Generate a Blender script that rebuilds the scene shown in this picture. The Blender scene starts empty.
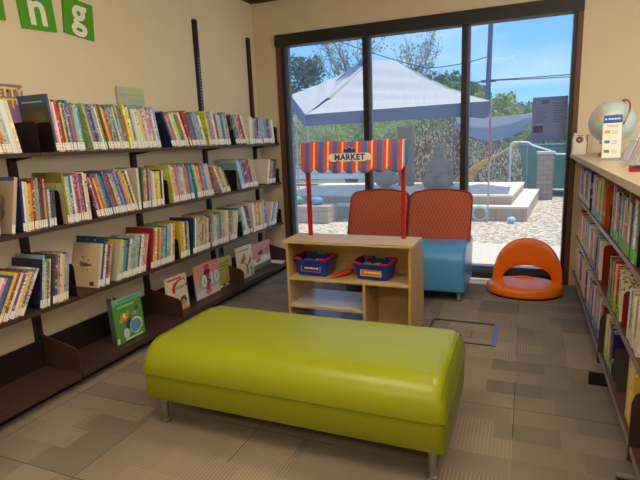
import bpy, bmesh, math, random
from mathutils import Matrix, Vector, Euler
random.seed(7)
PI = math.pi
C = bpy.context.scene.collection

# ------------------------------------------------------------------ colours and materials
def lin(c):
    c = c / 255.0
    return c / 12.92 if c <= 0.04045 else ((c + 0.055) / 1.055) ** 2.4
def rgb(r, g, b): return (lin(r), lin(g), lin(b), 1.0)

MATS = {}
def mat(name, col, rough=0.6, metal=0.0, var=0.06, scale=12.0, spec=0.4, bump=0.0):
    if name in MATS: return MATS[name]
    m = bpy.data.materials.new(name); m.use_nodes = True
    nt = m.node_tree; N = nt.nodes; L = nt.links
    b = N['Principled BSDF']
    b.inputs['Roughness'].default_value = rough
    b.inputs['Metallic'].default_value = metal
    b.inputs['Specular IOR Level'].default_value = spec
    tc = N.new('ShaderNodeTexCoord'); nz = N.new('ShaderNodeTexNoise')
    nz.inputs['Scale'].default_value = scale; nz.inputs['Detail'].default_value = 3
    L.new(tc.outputs['Object'], nz.inputs['Vector'])
    mr = N.new('ShaderNodeMapRange'); mr.inputs['To Min'].default_value = 1 - var; mr.inputs['To Max'].default_value = 1 + var
    L.new(nz.outputs['Fac'], mr.inputs['Value'])
    mx = N.new('ShaderNodeVectorMath'); mx.operation = 'SCALE'
    mx.inputs[0].default_value = col[:3]
    L.new(mr.outputs['Result'], mx.inputs['Scale'])
    L.new(mx.outputs['Vector'], b.inputs['Base Color'])
    if bump:
        bp = N.new('ShaderNodeBump'); bp.inputs['Strength'].default_value = bump; bp.inputs['Distance'].default_value = 0.01
        L.new(nz.outputs['Fac'], bp.inputs['Height']); L.new(bp.outputs['Normal'], b.inputs['Normal'])
    MATS[name] = m
    return m
def cm(r, g, b, rough=0.6, **k): return mat('paint_%d_%d_%d' % (r, g, b), rgb(r, g, b), rough, **k)

class NT:
    """small helper to write maths in shader nodes"""
    def __init__(s, m): s.nt = m.node_tree; s.N = s.nt.nodes; s.L = s.nt.links
    def put(s, sock, v):
        if hasattr(v, 'links') or hasattr(v, 'is_linked'): s.L.new(v, sock)
        else: sock.default_value = v
    def m(s, op, a, b=0.0, c=None):
        n = s.N.new('ShaderNodeMath'); n.operation = op
        s.put(n.inputs[0], a); s.put(n.inputs[1], b)
        if c is not None: s.put(n.inputs[2], c)
        return n.outputs[0]
    def mix(s, f, a, b):
        n = s.N.new('ShaderNodeMix'); n.data_type = 'RGBA'
        s.put(n.inputs[0], f); s.put(n.inputs[6], a); s.put(n.inputs[7], b)
        return n.outputs[2]
    def xyz(s, v):
        n = s.N.new('ShaderNodeSeparateXYZ'); s.L.new(v, n.inputs[0]); return n.outputs
    def vec(s, x, y, z):
        n = s.N.new('ShaderNodeCombineXYZ'); s.put(n.inputs[0], x); s.put(n.inputs[1], y); s.put(n.inputs[2], z); return n.outputs[0]
    def white(s, v):
        n = s.N.new('ShaderNodeTexWhiteNoise'); n.noise_dimensions = '3D'; s.L.new(v, n.inputs['Vector']); return n.outputs['Value']
    def noise(s, v, scale, detail=2):
        n = s.N.new('ShaderNodeTexNoise'); n.inputs['Scale'].default_value = scale; n.inputs['Detail'].default_value = detail
        s.L.new(v, n.inputs['Vector']); return n.outputs['Fac']
    def obj(s): return s.N.new('ShaderNodeTexCoord').outputs['Object']

def carpet():
    m = bpy.data.materials.new('patchwork_carpet'); m.use_nodes = True; t = NT(m)
    b = t.N['Principled BSDF']; b.inputs['Roughness'].default_value = 0.95; b.inputs['Specular IOR Level'].default_value = 0.15
    p = t.obj(); x, y, z = t.xyz(p)
    TX, TY = 0.575, 0.575
    xs = t.m('ADD', x, 10 * TX + 0.01 + 0.0); ys = t.m('ADD', y, 10 * TY - 0.175)
    # planks inside the tiles
    r1 = t.m('FLOOR', t.m('DIVIDE', ys, TY / 4)); 
    sh = t.m('MULTIPLY', t.white(t.vec(r1, 3.0, 1.0)), 0.4)
    c1 = t.m('FLOOR', t.m('DIVIDE', t.m('ADD', xs, sh), 0.2875))
    tone1 = t.white(t.vec(c1, r1, 0.5))
    c2 = t.m('FLOOR', t.m('DIVIDE', xs, TX / 2)); r2 = t.m('FLOOR', t.m('DIVIDE', ys, TY))
    tone2 = t.white(t.vec(c2, r2, 7.5))
    pick = t.white(t.vec(c2, r2, 2.5))
    c3 = t.m('FLOOR', t.m('DIVIDE', xs, TX)); r3 = t.m('FLOOR', t.m('DIVIDE', ys, TY))
    big = t.white(t.vec(c3, r3, 4.5))
    stripy = t.m('GREATER_THAN', t.m('ADD', t.m('MULTIPLY', pick, 0.55), t.m('MULTIPLY', tone1, 0.45)), 0.52)
    along = t.m('GREATER_THAN', big, 0.30)
    sx = t.m('SINE', t.m('MULTIPLY', x, 2 * PI / 0.0165)); sy = t.m('SINE', t.m('MULTIPLY', y, 2 * PI / 0.0165))
    st = t.m('ADD', t.m('MULTIPLY', sx, along), t.m('MULTIPLY', sy, t.m('SUBTRACT', 1.0, along)))
    st = t.m('MULTIPLY', t.m('GREATER_THAN', st, 0.25), stripy)
    fuzz = t.noise(p, 260, 2); blot = t.noise(p, 3.2, 3)
    tone = t.m('ADD', t.m('MULTIPLY', tone1, 0.30), t.m('ADD', t.m('MULTIPLY', tone2, 0.34), t.m('MULTIPLY', blot, 0.36)))
    base = t.mix(tone, rgb(98, 92, 85), rgb(160, 146, 125))
    col = t.mix(t.m('MULTIPLY', st, 0.52), base, rgb(170, 150, 124))
    fz = t.m('ADD', 0.72, t.m('MULTIPLY', fuzz, 0.56))
    fx = t.m('ABSOLUTE', t.m('SUBTRACT', t.m('FRACT', t.m('DIVIDE', xs, TX)), 0.5))
    fy = t.m('ABSOLUTE', t.m('SUBTRACT', t.m('FRACT', t.m('DIVIDE', ys, TY)), 0.5))
    seam = t.m('GREATER_THAN', t.m('MAXIMUM', fx, fy), 0.4955)
    seam = t.m('MULTIPLY', seam, t.m('GREATER_THAN', t.noise(p, 1.1, 0), 0.47))
    fz = t.m('MULTIPLY', fz, t.m('SUBTRACT', 1.0, t.m('MULTIPLY', seam, 0.5)))
    vm = t.N.new('ShaderNodeVectorMath'); vm.operation = 'SCALE'; t.L.new(col, vm.inputs[0]); t.L.new(fz, vm.inputs['Scale'])
    t.L.new(vm.outputs[0], b.inputs['Base Color'])
    bp = t.N.new('ShaderNodeBump'); bp.inputs['Strength'].default_value = 0.25; bp.inputs['Distance'].default_value = 0.003
    t.L.new(t.m('ADD', fuzz, t.m('MULTIPLY', st, 0.6)), bp.inputs['Height']); t.L.new(bp.outputs['Normal'], b.inputs['Normal'])
    return m

def book_cover():
    m = bpy.data.materials.new('printed_book_cover'); m.use_nodes = True; t = NT(m)
    b = t.N['Principled BSDF']; b.inputs['Roughness'].default_value = 0.42
    oi = t.N.new('ShaderNodeObjectInfo'); p = t.obj(); x, y, z = t.xyz(p)
    off = t.m('MULTIPLY', oi.outputs['Random'], 57.0)
    hs = t.N.new('ShaderNodeHueSaturation'); t.L.new(oi.outputs['Color'], hs.inputs['Color'])
    t.L.new(t.m('ADD', 0.32, t.m('MULTIPLY', oi.outputs['Random'], 0.4)), hs.inputs['Hue'])
    hs.inputs['Saturation'].default_value = 0.95
    v = t.m('ADD', 0.55, t.m('MULTIPLY', t.m('FRACT', t.m('MULTIPLY', oi.outputs['Random'], 13.0)), 1.0)); t.L.new(v, hs.inputs['Value'])
    n1 = t.noise(t.vec(t.m('MULTIPLY', x, 6.0), t.m('ADD', off, t.m('MULTIPLY', y, 6.0)), t.m('MULTIPLY', z, 17.0)), 1.0, 2)
    c = t.mix(t.m('MULTIPLY', t.m('GREATER_THAN', n1, 0.60), 0.75), oi.outputs['Color'], hs.outputs['Color'])
    # title marks
    n2 = t.noise(t.vec(t.m('MULTIPLY', x, 90.0), t.m('ADD', off, t.m('MULTIPLY', y, 60.0)), t.m('MULTIPLY', z, 95.0)), 1.0, 2)
    band = t.noise(t.vec(off, t.m('MULTIPLY', x, 5.0), t.m('MULTIPLY', z, 11.0)), 1.0, 1)
    ttl = t.m('MULTIPLY', t.m('GREATER_THAN', n2, 0.56), t.m('GREATER_THAN', band, 0.50))
    pale = t.m('GREATER_THAN', t.m('FRACT', t.m('MULTIPLY', oi.outputs['Random'], 7.0)), 0.45)
    tc = t.mix(pale, rgb(30, 26, 30), rgb(240, 232, 205))
    c = t.mix(t.m('MULTIPLY', ttl, 0.7), c, tc)
    t.L.new(c, b.inputs['Base Color'])
    return m

def spine_tag():
    m = bpy.data.materials.new('call_number_tag'); m.use_nodes = True; t = NT(m)
    b = t.N['Principled BSDF']; b.inputs['Roughness'].default_value = 0.5
    oi = t.N.new('ShaderNodeObjectInfo'); p = t.obj()
    n = t.noise(p, 230, 1)
    c = t.mix(t.m('MULTIPLY', t.m('GREATER_THAN', n, 0.60), 0.7), oi.outputs['Color'], rgb(70, 62, 55))
    t.L.new(c, b.inputs['Base Color']); return m

def wood(name, c1, c2, rough=0.45, axis='x', scale=1.0):
    m = bpy.data.materials.new(name); m.use_nodes = True; t = NT(m)
    b = t.N['Principled BSDF']; b.inputs['Roughness'].default_value = rough
    p = t.obj(); x, y, z = t.xyz(p)
    k = {'x': (2, 40, 40), 'y': (40, 2, 40), 'z': (40, 40, 2)}[axis]
    v = t.vec(t.m('MULTIPLY', x, k[0] * scale), t.m('MULTIPLY', y, k[1] * scale), t.m('MULTIPLY', z, k[2] * scale))
    f = t.noise(v, 1.0, 3)
    t.L.new(t.mix(f, c1, c2), b.inputs['Base Color']); return m

def patterned_fabric():
    m = bpy.data.materials.new('rust_patterned_fabric'); m.use_nodes = True; t = NT(m)
    b = t.N['Principled BSDF']; b.inputs['Roughness'].default_value = 0.85
    p = t.obj(); x, y, z = t.xyz(p)
    # interlocking wavy chains: two families of vertical sine lines
    a = 2 * PI / 0.062
    w1 = t.m('MULTIPLY', t.m('SINE', t.m('MULTIPLY', z, a)), 0.0085)
    u1 = t.m('FRACT', t.m('DIVIDE', t.m('ADD', x, w1), 0.034)); u2 = t.m('FRACT', t.m('DIVIDE', t.m('SUBTRACT', t.m('ADD', x, 0.017), w1), 0.034))
    l1 = t.m('LESS_THAN', t.m('ABSOLUTE', t.m('SUBTRACT', u1, 0.5)), 0.10); l2 = t.m('LESS_THAN', t.m('ABSOLUTE', t.m('SUBTRACT', u2, 0.5)), 0.10)
    ln = t.m('MAXIMUM', l1, l2)
    fz = t.noise(p, 300, 2)
    c = t.mix(t.noise(p, 7, 1), rgb(184, 80, 58), rgb(198, 96, 70))
    c = t.mix(t.m('MULTIPLY', ln, 0.42), c, rgb(222, 146, 106))
    c = t.mix(t.m('MULTIPLY', fz, 0.35), c, rgb(96, 32, 26))
    t.L.new(c, b.inputs['Base Color']); return m

def window_glass():
    m = bpy.data.materials.new('dusty_window_glass'); m.use_nodes = True; t = NT(m)
    for n in list(t.N): t.N.remove(n)
    out = t.N.new('ShaderNodeOutputMaterial')
    tr = t.N.new('ShaderNodeBsdfTransparent'); tr.inputs['Color'].default_value = (0.90, 0.90, 0.88, 1)
    df = t.N.new('ShaderNodeBsdfTranslucent'); df.inputs['Color'].default_value = (0.86, 0.86, 0.84, 1)
    gl = t.N.new('ShaderNodeBsdfGlossy'); gl.inputs['Roughness'].default_value = 0.03
    p = t.obj(); x, y, z = t.xyz(p)
    streak = t.noise(t.vec(t.m('MULTIPLY', x, 75.0), 0.0, t.m('MULTIPLY', z, 5.0)), 1.0, 3)
    blot = t.noise(p, 2.0, 3)
    f = t.m('MULTIPLY', t.m('ADD', 0.25, t.m('MULTIPLY', streak, t.m('ADD', 0.6, blot))), 0.08)
    m1 = t.N.new('ShaderNodeMixShader'); t.L.new(f, m1.inputs[0]); t.L.new(tr.outputs[0], m1.inputs[1]); t.L.new(df.outputs[0], m1.inputs[2])
    fr = t.N.new('ShaderNodeFresnel'); fr.inputs['IOR'].default_value = 1.35
    m2 = t.N.new('ShaderNodeMixShader'); t.L.new(t.m('MULTIPLY', fr.outputs[0], 0.10), m2.inputs[0]); t.L.new(m1.outputs[0], m2.inputs[1]); t.L.new(gl.outputs[0], m2.inputs[2])
    t.L.new(m2.outputs[0], out.inputs['Surface']); return m

def gravel(name, c1, c2, scale):
    m = bpy.data.materials.new(name); m.use_nodes = True; t = NT(m)
    b = t.N['Principled BSDF']; b.inputs['Roughness'].default_value = 0.95
    p = t.obj()
    v = t.N.new('ShaderNodeTexVoronoi'); v.inputs['Scale'].default_value = scale; t.L.new(p, v.inputs['Vector'])
    w = t.white(v.outputs['Position']) if 'Position' in v.outputs else t.noise(p, scale, 2)
    c = t.mix(w, c1, c2); t.L.new(c, b.inputs['Base Color'])
    bp = t.N.new('ShaderNodeBump'); bp.inputs['Strength'].default_value = 0.8; bp.inputs['Distance'].default_value = 0.03
    t.L.new(v.outputs['Distance'], bp.inputs['Height']); t.L.new(bp.outputs['Normal'], b.inputs['Normal'])
    return m

def bricky(name, c1, c2, mortar, scale, sq=(0.4, 0.2)):
    m = bpy.data.materials.new(name); m.use_nodes = True; t = NT(m)
    b = t.N['Principled BSDF']; b.inputs['Roughness'].default_value = 0.9
    p = t.obj(); x, y, z = t.xyz(p)
    br = t.N.new('ShaderNodeTexBrick'); t.L.new(t.vec(t.m('ADD', x, y), z, 0.0), br.inputs['Vector'])
    br.inputs['Scale'].default_value = 1.0; br.inputs['Brick Width'].default_value = sq[0]; br.inputs['Row Height'].default_value = sq[1]
    br.inputs['Mortar Size'].default_value = 0.008
    br.inputs['Color1'].default_value = c1; br.inputs['Color2'].default_value = c2; br.inputs['Mortar'].default_value = mortar
    t.L.new(br.outputs['Color'], b.inputs['Base Color']); return m

def thin_cloth(name, col, trans=0.35):
    m = bpy.data.materials.new(name); m.use_nodes = True; t = NT(m)
    b = t.N['Principled BSDF']; b.inputs['Roughness'].default_value = 0.8
    c = t.mix(t.noise(t.obj(), 14, 2), tuple([k * .92 for k in col[:3]] + [1]), col)
    t.L.new(c, b.inputs['Base Color'])
    tl = t.N.new('ShaderNodeBsdfTranslucent'); t.L.new(c, tl.inputs['Color'])
    mx = t.N.new('ShaderNodeMixShader'); mx.inputs[0].default_value = trans
    t.L.new(b.outputs[0], mx.inputs[1]); t.L.new(tl.outputs[0], mx.inputs[2])
    t.L.new(mx.outputs[0], t.N['Material Output'].inputs['Surface']); return m

# camera axes (used by the camera and to rank how large the books show)
ya, pi_, ro = .39474, .19536, -.03994
CF = Vector((-math.sin(ya) * math.cos(pi_), math.cos(ya) * math.cos(pi_), -math.sin(pi_)))
_r = Vector((math.cos(ya), math.sin(ya), 0)); _u = _r.cross(CF)
CR = _r * math.cos(ro) + _u * math.sin(ro); CU = -_r * math.sin(ro) + _u * math.cos(ro)
# ------------------------------------------------------------------ mesh building
class G:
    def __init__(s): s.bm = bmesh.new()
    def face(s, pts, mi=0):
        f = s.bm.faces.new([s.bm.verts.new(p) for p in pts]); f.material_index = mi; return f
    def box(s, a, b, M=None, mi=0):
        vs = []
        for z in (a[2], b[2]):
            for x, y in ((a[0], a[1]), (b[0], a[1]), (b[0], b[1]), (a[0], b[1])):
                p = Vector((x, y, z)); vs.append(s.bm.verts.new(M @ p if M else p))
        for q in ((3, 2, 1, 0), (4, 5, 6, 7), (0, 1, 5, 4), (1, 2, 6, 5), (2, 3, 7, 6), (3, 0, 4, 7)):
            f = s.bm.faces.new([vs[i] for i in q]); f.material_index = mi
        return s
    def prism(s, pts, ext, mi=0):
        ext = Vector(ext); a = [s.bm.verts.new(Vector(p)) for p in pts]; b = [s.bm.verts.new(Vector(p) + ext) for p in pts]
        n = len(pts)
        s.bm.faces.new(a[::-1]).material_index = mi; s.bm.faces.new(b).material_index = mi
        for i in range(n):
            s.bm.faces.new((a[i], a[(i + 1) % n], b[(i + 1) % n], b[i])).material_index = mi
        return s
    def tube(s, pts, r, n=8, mi=0, caps=True):
        pts = [Vector(p) for p in pts]; rs = r if isinstance(r, (list, tuple)) else [r] * len(pts)
        rings = []; prev = None
        for i, p in enumerate(pts):
            d = (pts[min(i + 1, len(pts) - 1)] - pts[max(i - 1, 0)]).normalized()
            if prev is None:
                u = d.orthogonal().normalized()
            else:
                u = (prev - d * prev.dot(d)).normalized()
            prev = u; w = d.cross(u)
            rings.append([s.bm.verts.new(p + (u * math.cos(2 * PI * k / n) + w * math.sin(2 * PI * k / n)) * rs[i]) for k in range(n)])
        for A, B in zip(rings, rings[1:]):
            for k in range(n):
                s.bm.faces.new((A[k], A[(k + 1) % n], B[(k + 1) % n], B[k])).material_index = mi
        if caps:
            s.bm.faces.new(rings[0][::-1]).material_index = mi; s.bm.faces.new(rings[-1]).material_index = mi
        return s
    def lathe(s, prof, c, n=24, mi=0, M=None):
        rings = []
        for r, z in prof:
            ring = []
            for k in range(n):
                p = Vector((r * math.cos(2 * PI * k / n), r * math.sin(2 * PI * k / n), z))
                if M: p = M @ p
                ring.append(s.bm.verts.new(p + Vector(c)))
            rings.append(ring)
        for A, B in zip(rings, rings[1:]):
            for k in range(n):
                s.bm.faces.new((A[k], A[(k + 1) % n], B[(k + 1) % n], B[k])).material_index = mi
        s.bm.faces.new(rings[0][::-1]).material_index = mi; s.bm.faces.new(rings[-1]).material_index = mi
        return s
    def ball(s, c, r, n=14, m=9, mi=0, M=None):
        r = r if isinstance(r, (tuple, list)) else (r, r, r); c = Vector(c)
        def P(th, ph):
            p = Vector((r[0] * math.sin(th) * math.cos(ph), r[1] * math.sin(th) * math.sin(ph), r[2] * math.cos(th)))
            return (M @ p if M else p) + c
        top = s.bm.verts.new(P(0, 0)); bot = s.bm.verts.new(P(PI, 0))
        rows = [[s.bm.verts.new(P(PI * i / m, 2 * PI * k / n)) for k in range(n)] for i in range(1, m)]
        for k in range(n):
            s.bm.faces.new((top, rows[0][k], rows[0][(k + 1) % n])).material_index = mi
            s.bm.faces.new((bot, rows[-1][(k + 1) % n], rows[-1][k])).material_index = mi
        for A, B in zip(rows, rows[1:]):
            for k in range(n):
                s.bm.faces.new((A[k], B[k], B[(k + 1) % n], A[(k + 1) % n])).material_index = mi
        return s
    def grid(s, f, nu, nv, mi=None):
        V = [[s.bm.verts.new(f(i / nu, j / nv)) for j in range(nv + 1)] for i in range(nu + 1)]
        for i in range(nu):
            for j in range(nv):
                fc = s.bm.faces.new((V[i][j], V[i + 1][j], V[i + 1][j + 1], V[i][j + 1]))
                fc.material_index = mi(i, j) if mi else 0
        return s
    def bevel(s, w, seg=2, ang=30):
        ed = [e for e in s.bm.edges if len(e.link_faces) == 2 and e.calc_face_angle(0) > math.radians(ang)]
        bmesh.ops.bevel(s.bm, geom=ed, offset=w, segments=seg, affect='EDGES', profile=0.5, clamp_overlap=True)
        return s
    def build(s, name, mats, parent=None, smooth=False, fix=True):
        me = bpy.data.meshes.new(name)
        if fix: bmesh.ops.recalc_face_normals(s.bm, faces=s.bm.faces)
        if parent is not None:
            s.bm.transform(world(parent).inverted())
        s.bm.to_mesh(me); s.bm.free()
        for m in (mats if isinstance(mats, (list, tuple)) else [mats]): me.materials.append(m)
        if smooth:
            me.polygons.foreach_set('use_smooth', [True] * len(me.polygons))
            try: me.set_sharp_from_angle(angle=math.radians(42))
            except Exception: pass
        o = bpy.data.objects.new(name, me); C.objects.link(o)
        if parent is not None: o.parent = parent
        return o

def world(o):
    M = Matrix.LocRotScale(o.location, o.rotation_euler, o.scale)
    return world(o.parent) @ M if o.parent else M
def tag(o, label, cat, group=None, kind=None):
    if label: o['label'] = label
    if cat: o['category'] = cat
    if group: o['group'] = group
    if kind: o['kind'] = kind
    return o
def thing(name, label, cat, loc=(0, 0, 0), rot=(0, 0, 0), group=None):
    o = bpy.data.objects.new(name, None); C.objects.link(o); o.empty_display_size = 0.05
    o.location = loc; o.rotation_euler = rot
    return tag(o, label, cat, group)
def struct(name, g, m, smooth=False):
    o = g.build(name, m, None, smooth); o['kind'] = 'structure'; return o
def text(name, s, size, M, m, parent=None, depth=0.0006, bold=0.0, align='CENTER', spacing=1.0):
    cu = bpy.data.curves.new('lettering', 'FONT'); cu.body = s; cu.size = size; cu.extrude = depth; cu.offset = bold
    cu.align_x = align; cu.align_y = 'CENTER'; cu.resolution_u = 3; cu.space_character = spacing
    o = bpy.data.objects.new('lettering', cu); C.objects.link(o)
    me = bpy.data.meshes.new_from_object(o)
    bpy.data.objects.remove(o); bpy.data.curves.remove(cu)
    me.transform(M if parent is None else world(parent).inverted() @ M)
    me.materials.clear(); me.materials.append(m)
    me.name = name
    q = bpy.data.objects.new(name, me); C.objects.link(q)
    if parent is not None: q.parent = parent
    return q
def frame(origin, u, v):
    """matrix whose x runs along u, y along v, origin given"""
    u = Vector(u).normalized(); v = Vector(v).normalized(); w = u.cross(v)
    M = Matrix((u, v, w)).transposed().to_4x4(); M.translation = Vector(origin); return M
SKY, SUN, EXPO, ADDED_DAY = 0.95, 3.2, 0.8, 80

# ------------------------------------------------------------------ the room
WX, BY, CZ = -2.68, 4.84, 2.90          # left wall, window wall, ceiling
wallm = mat('cream_wall_paint', rgb(220, 203, 168), 0.85, var=0.03, scale=3)
brown = mat('dark_brown_trim', rgb(62, 38, 30), 0.45)
frame_m = mat('bronze_window_frame', rgb(38, 36, 38), 0.45)
sash_m = mat('blue_grey_sash', rgb(96, 104, 122), 0.4)
jamb_m = mat('brown_wood_jamb', rgb(104, 66, 46), 0.5)
struct('floor', G().box((WX, -3.0, -0.1), (3.2, BY + 0.12, 0)), carpet())
struct('ceiling', G().box((WX - .1, -3.1, CZ), (3.3, BY + .2, CZ + .1)), mat('ceiling_tile', rgb(196, 188, 170), 0.9))
struct('wall_left', G().box((WX - .12, -3.0, 0), (WX, BY + .16, CZ)), wallm)
g = G().box((3.2, -3.0, 0), (3.32, .4, CZ)); g.box((3.2, 3.4, 0), (3.32, BY + .16, CZ)); g.box((3.2, .4, 0), (3.32, 3.4, .9)); g.box((3.2, .4, 2.45), (3.32, 3.4, CZ))  # unseen wall; its opening is added to let light in
struct('wall_right', g, wallm)
w2 = bpy.data.objects.new('added_window', None); C.objects.link(w2); w2.location = (3.26, 1.9, .9); w2['kind'] = 'structure'  # added window, out of view, made to light the left wall
for y in (.4, 1.38, 2.38, 3.36): G().box((3.22, y, .9), (3.30, y + .04, 2.45)).build('mullion', frame_m, w2)
G().box((3.22, .4, .9), (3.30, 3.4, .94)).build('sill_rail', frame_m, w2); G().box((3.22, .4, 2.41), (3.30, 3.4, 2.45)).build('header', frame_m, w2)
dl = bpy.data.lights.new('added_daylight', 'AREA'); dl.shape = 'RECTANGLE'; dl.size = 2.9; dl.size_y = 1.5; dl.energy = ADDED_DAY; dl.color = (1, .95, .86)  # added area lamp behind that window, brightens left wall and book spines
do = bpy.data.objects.new('added_daylight', dl); C.objects.link(do); do.location = (3.6, 1.9, 1.75); do.rotation_euler = (0, math.radians(90), 0)
struct('wall_front', G().box((WX - .12, -3.12, 0), (3.32, -3.0, CZ)), wallm)
g = G().box((WX, BY, 0), (-2.42, BY + .16, CZ)); g.box((.392, BY, 0), (3.2, BY + .16, CZ)); g.box((-2.42, BY, 2.435), (.392, BY + .16, CZ))
struct('wall_back', g, wallm)
# crown along the two walls, baseboard right of the window
cr = [(WX, 0, 2.768), (WX + .035, 0, 2.775), (WX + .05, 0, 2.83), (WX + .05, 0, CZ), (WX, 0, CZ)]
g = G().prism([(x, -3.0, z) for x, y, z in cr], (0, BY + 3.0, 0)); struct('trim_1', g, brown)
g = G().prism([(WX + .05, BY, 2.768), (WX + .05, BY - .035, 2.775), (WX + .05, BY - .05, 2.83), (WX + .05, BY - .05, CZ), (WX + .05, BY, CZ)], (3.2 - WX - .05, 0, 0)); struct('trim_2', g, brown)
struct('baseboard_back', G().box((.45, BY - .015, 0), (3.2, BY, .1)), brown)
struct('baseboard_right', G().box((3.185, -3.0, 0), (3.2, BY - .015, .1)), brown)
struct('trim_3', G().box((-2.34, BY - .028, 0), (.34, BY - .004, .014)), mat('white_threshold', rgb(235, 235, 230), 0.35))

# window: header box, jambs, mullions, bottom rail and three panes
win = bpy.data.objects.new('window_1', None); C.objects.link(win); win.location = (-1.0, BY, 0); win['kind'] = 'structure'
g = G().box((-2.42, BY - .03, 2.322), (.392, BY + .1, 2.435)); g.bevel(.006).build('header', frame_m, win)
G().box((-2.42, BY - .012, 0), (-2.37, BY + .1, 2.322)).build('jamb', jamb_m, win)
G().box((.352, BY - .012, 0), (.392, BY + .1, 2.322)).build('jamb', jamb_m, win)
G().box((-2.37, BY, 0), (-2.342, BY + .12, 2.322)).build('frame_side', frame_m, win)
G().box((.322, BY, 0), (.352, BY + .12, 2.322)).build('frame_side', frame_m, win)
G().box((-2.342, BY + .03, .13), (-2.305, BY + .09, 2.322)).build('sash', sash_m, win)
for x in (-1.50, -.572):
    G().box((x, BY + .005, .07), (x + .048, BY + .1, 2.322)).bevel(.004).build('mullion', frame_m, win)
    G().box((x + .048, BY + .04, .13), (x + .072, BY + .09, 2.322)).build('sash', sash_m, win)
G().box((-2.342, BY + .0, .0), (.322, BY + .12, .07)).bevel(.004).build('bottom_rail', frame_m, win)
G().box((-2.342, BY + .02, .07), (.322, BY + .11, .13)).build('sill_rail', mat('grey_sill_rail', rgb(92, 96, 106), 0.45), win)
gm = window_glass()
for a, b in ((-2.305, -1.50), (-1.428, -.572), (-.5, .322)):
    G().face([(a, BY + .06, .13), (b, BY + .06, .13), (b, BY + .06, 2.322), (a, BY + .06, 2.322)]) if False else None
    G().box((a, BY + .058, .13), (b, BY + .062, 2.322)).build('pane', gm, win)

# notice taped inside the right pane
po = thing('window_poster', 'grey backlit notice sheet taped inside the right window pane', 'poster', (.174, BY + .054, 1.29))
G().box((.036, BY + .052, 1.285), (.312, BY + .054, 1.662)).build('sheet', thin_cloth('backlit_paper', rgb(150, 164, 196), .55), po)
ink = cm(84, 90, 108)
g = G()
for i in range(9):
    zz = 1.60 - i * .019
    g.box((.20, BY + .0505, zz), (.29 - .02 * (i % 3), BY + .0515, zz + .004)); 
    if i > 1: g.box((.06, BY + .0505, zz), (.15 - .02 * (i % 2), BY + .0515, zz + .004))
g.box((.11, BY + .0505, 1.605), (.165, BY + .0515, 1.635)); g.build('printing', ink, po)
G().box((.05, BY + .0505, 1.36), (.125, BY + .0515, 1.42)).build('printed_picture', cm(70, 72, 84), po)

# ceiling lights (2 by 4 foot fittings)
def ceiling_light(x, y, pw):
    t = thing('ceiling_light', 'unseen white recessed ceiling light panel above the reading area', 'ceiling light', (x, y, CZ), group='ceiling light panels')
    g = G(); 
    for a, b in (((x - .62, y - .32), (x + .62, y - .29)), ((x - .62, y + .29), (x + .62, y + .32)), ((x - .62, y - .29), (x - .59, y + .29)), ((x + .59, y - .29), (x + .62, y + .29))):
        g.box((a[0], a[1], CZ - .02), (b[0], b[1], CZ))
    g.build('light_frame', cm(230, 230, 225), t)
    m = bpy.data.materials.get('lit_diffuser')
    if not m:
        m = bpy.data.materials.new('lit_diffuser'); m.use_nodes = True; b = m.node_tree.nodes['Principled BSDF']
        b.inputs['Emission Color'].default_value = (1, .86, .66, 1); b.inputs['Emission Strength'].default_value = LAMP
    G().box((x - .59, y - .29, CZ - .012), (x + .59, y + .29, CZ - .004)).build('diffuser', m, t)
LAMP = 8.0
for x, y in ((-.9, .9), (.5, 2.5), (1.7, .2), (-.9, -1.6), (1.7, -1.6)): ceiling_light(x, y, 40)  # unseen; the fitting nearest the window is added to brighten floor and chairs

# ------------------------------------------------------------------ green letter tiles
tile_m = mat('green_letter_tile', rgb(82, 152, 22), 0.5); white_m = cm(236, 228, 205, .6)
def letter(ch, y0, z0, w, h, rot, label):
    t = thing('letter_tile', label, 'wall letter', (WX + .008, y0 + w / 2, z0 + h / 2), (rot, 0, 0), 'green letter tiles')
    g = G().box((WX, y0, z0), (WX + .012, y0 + w, z0 + h)); 
    M0 = Matrix.Identity(4)
    R = Matrix.Translation((WX + .008, y0 + w / 2, z0 + h / 2)) @ Matrix.Rotation(rot, 4, 'X') @ Matrix.Translation((-(WX + .008), -(y0 + w / 2), -(z0 + h / 2)))
    g.bm.transform(R); g.build('tile', tile_m, t)
    M = R @ frame((WX + .0128, y0 + w / 2, z0 + h / 2 + (.035 if ch == 'g' else -.002)), (0, 1, 0), (0, 0, 1))
    text('letter', ch, h * 1.18, M, white_m, t, bold=.006)
letter('i', 1.82, 2.075, .235, .225, .03, 'green square wall tile with a white letter, at the left edge')
letter('n', 2.145, 2.065, .232, .225, .07, 'green square wall tile with a white letter n')
letter('g', 2.448, 2.075, .232, .222, -.075, 'green square wall tile with a white letter g')

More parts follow.
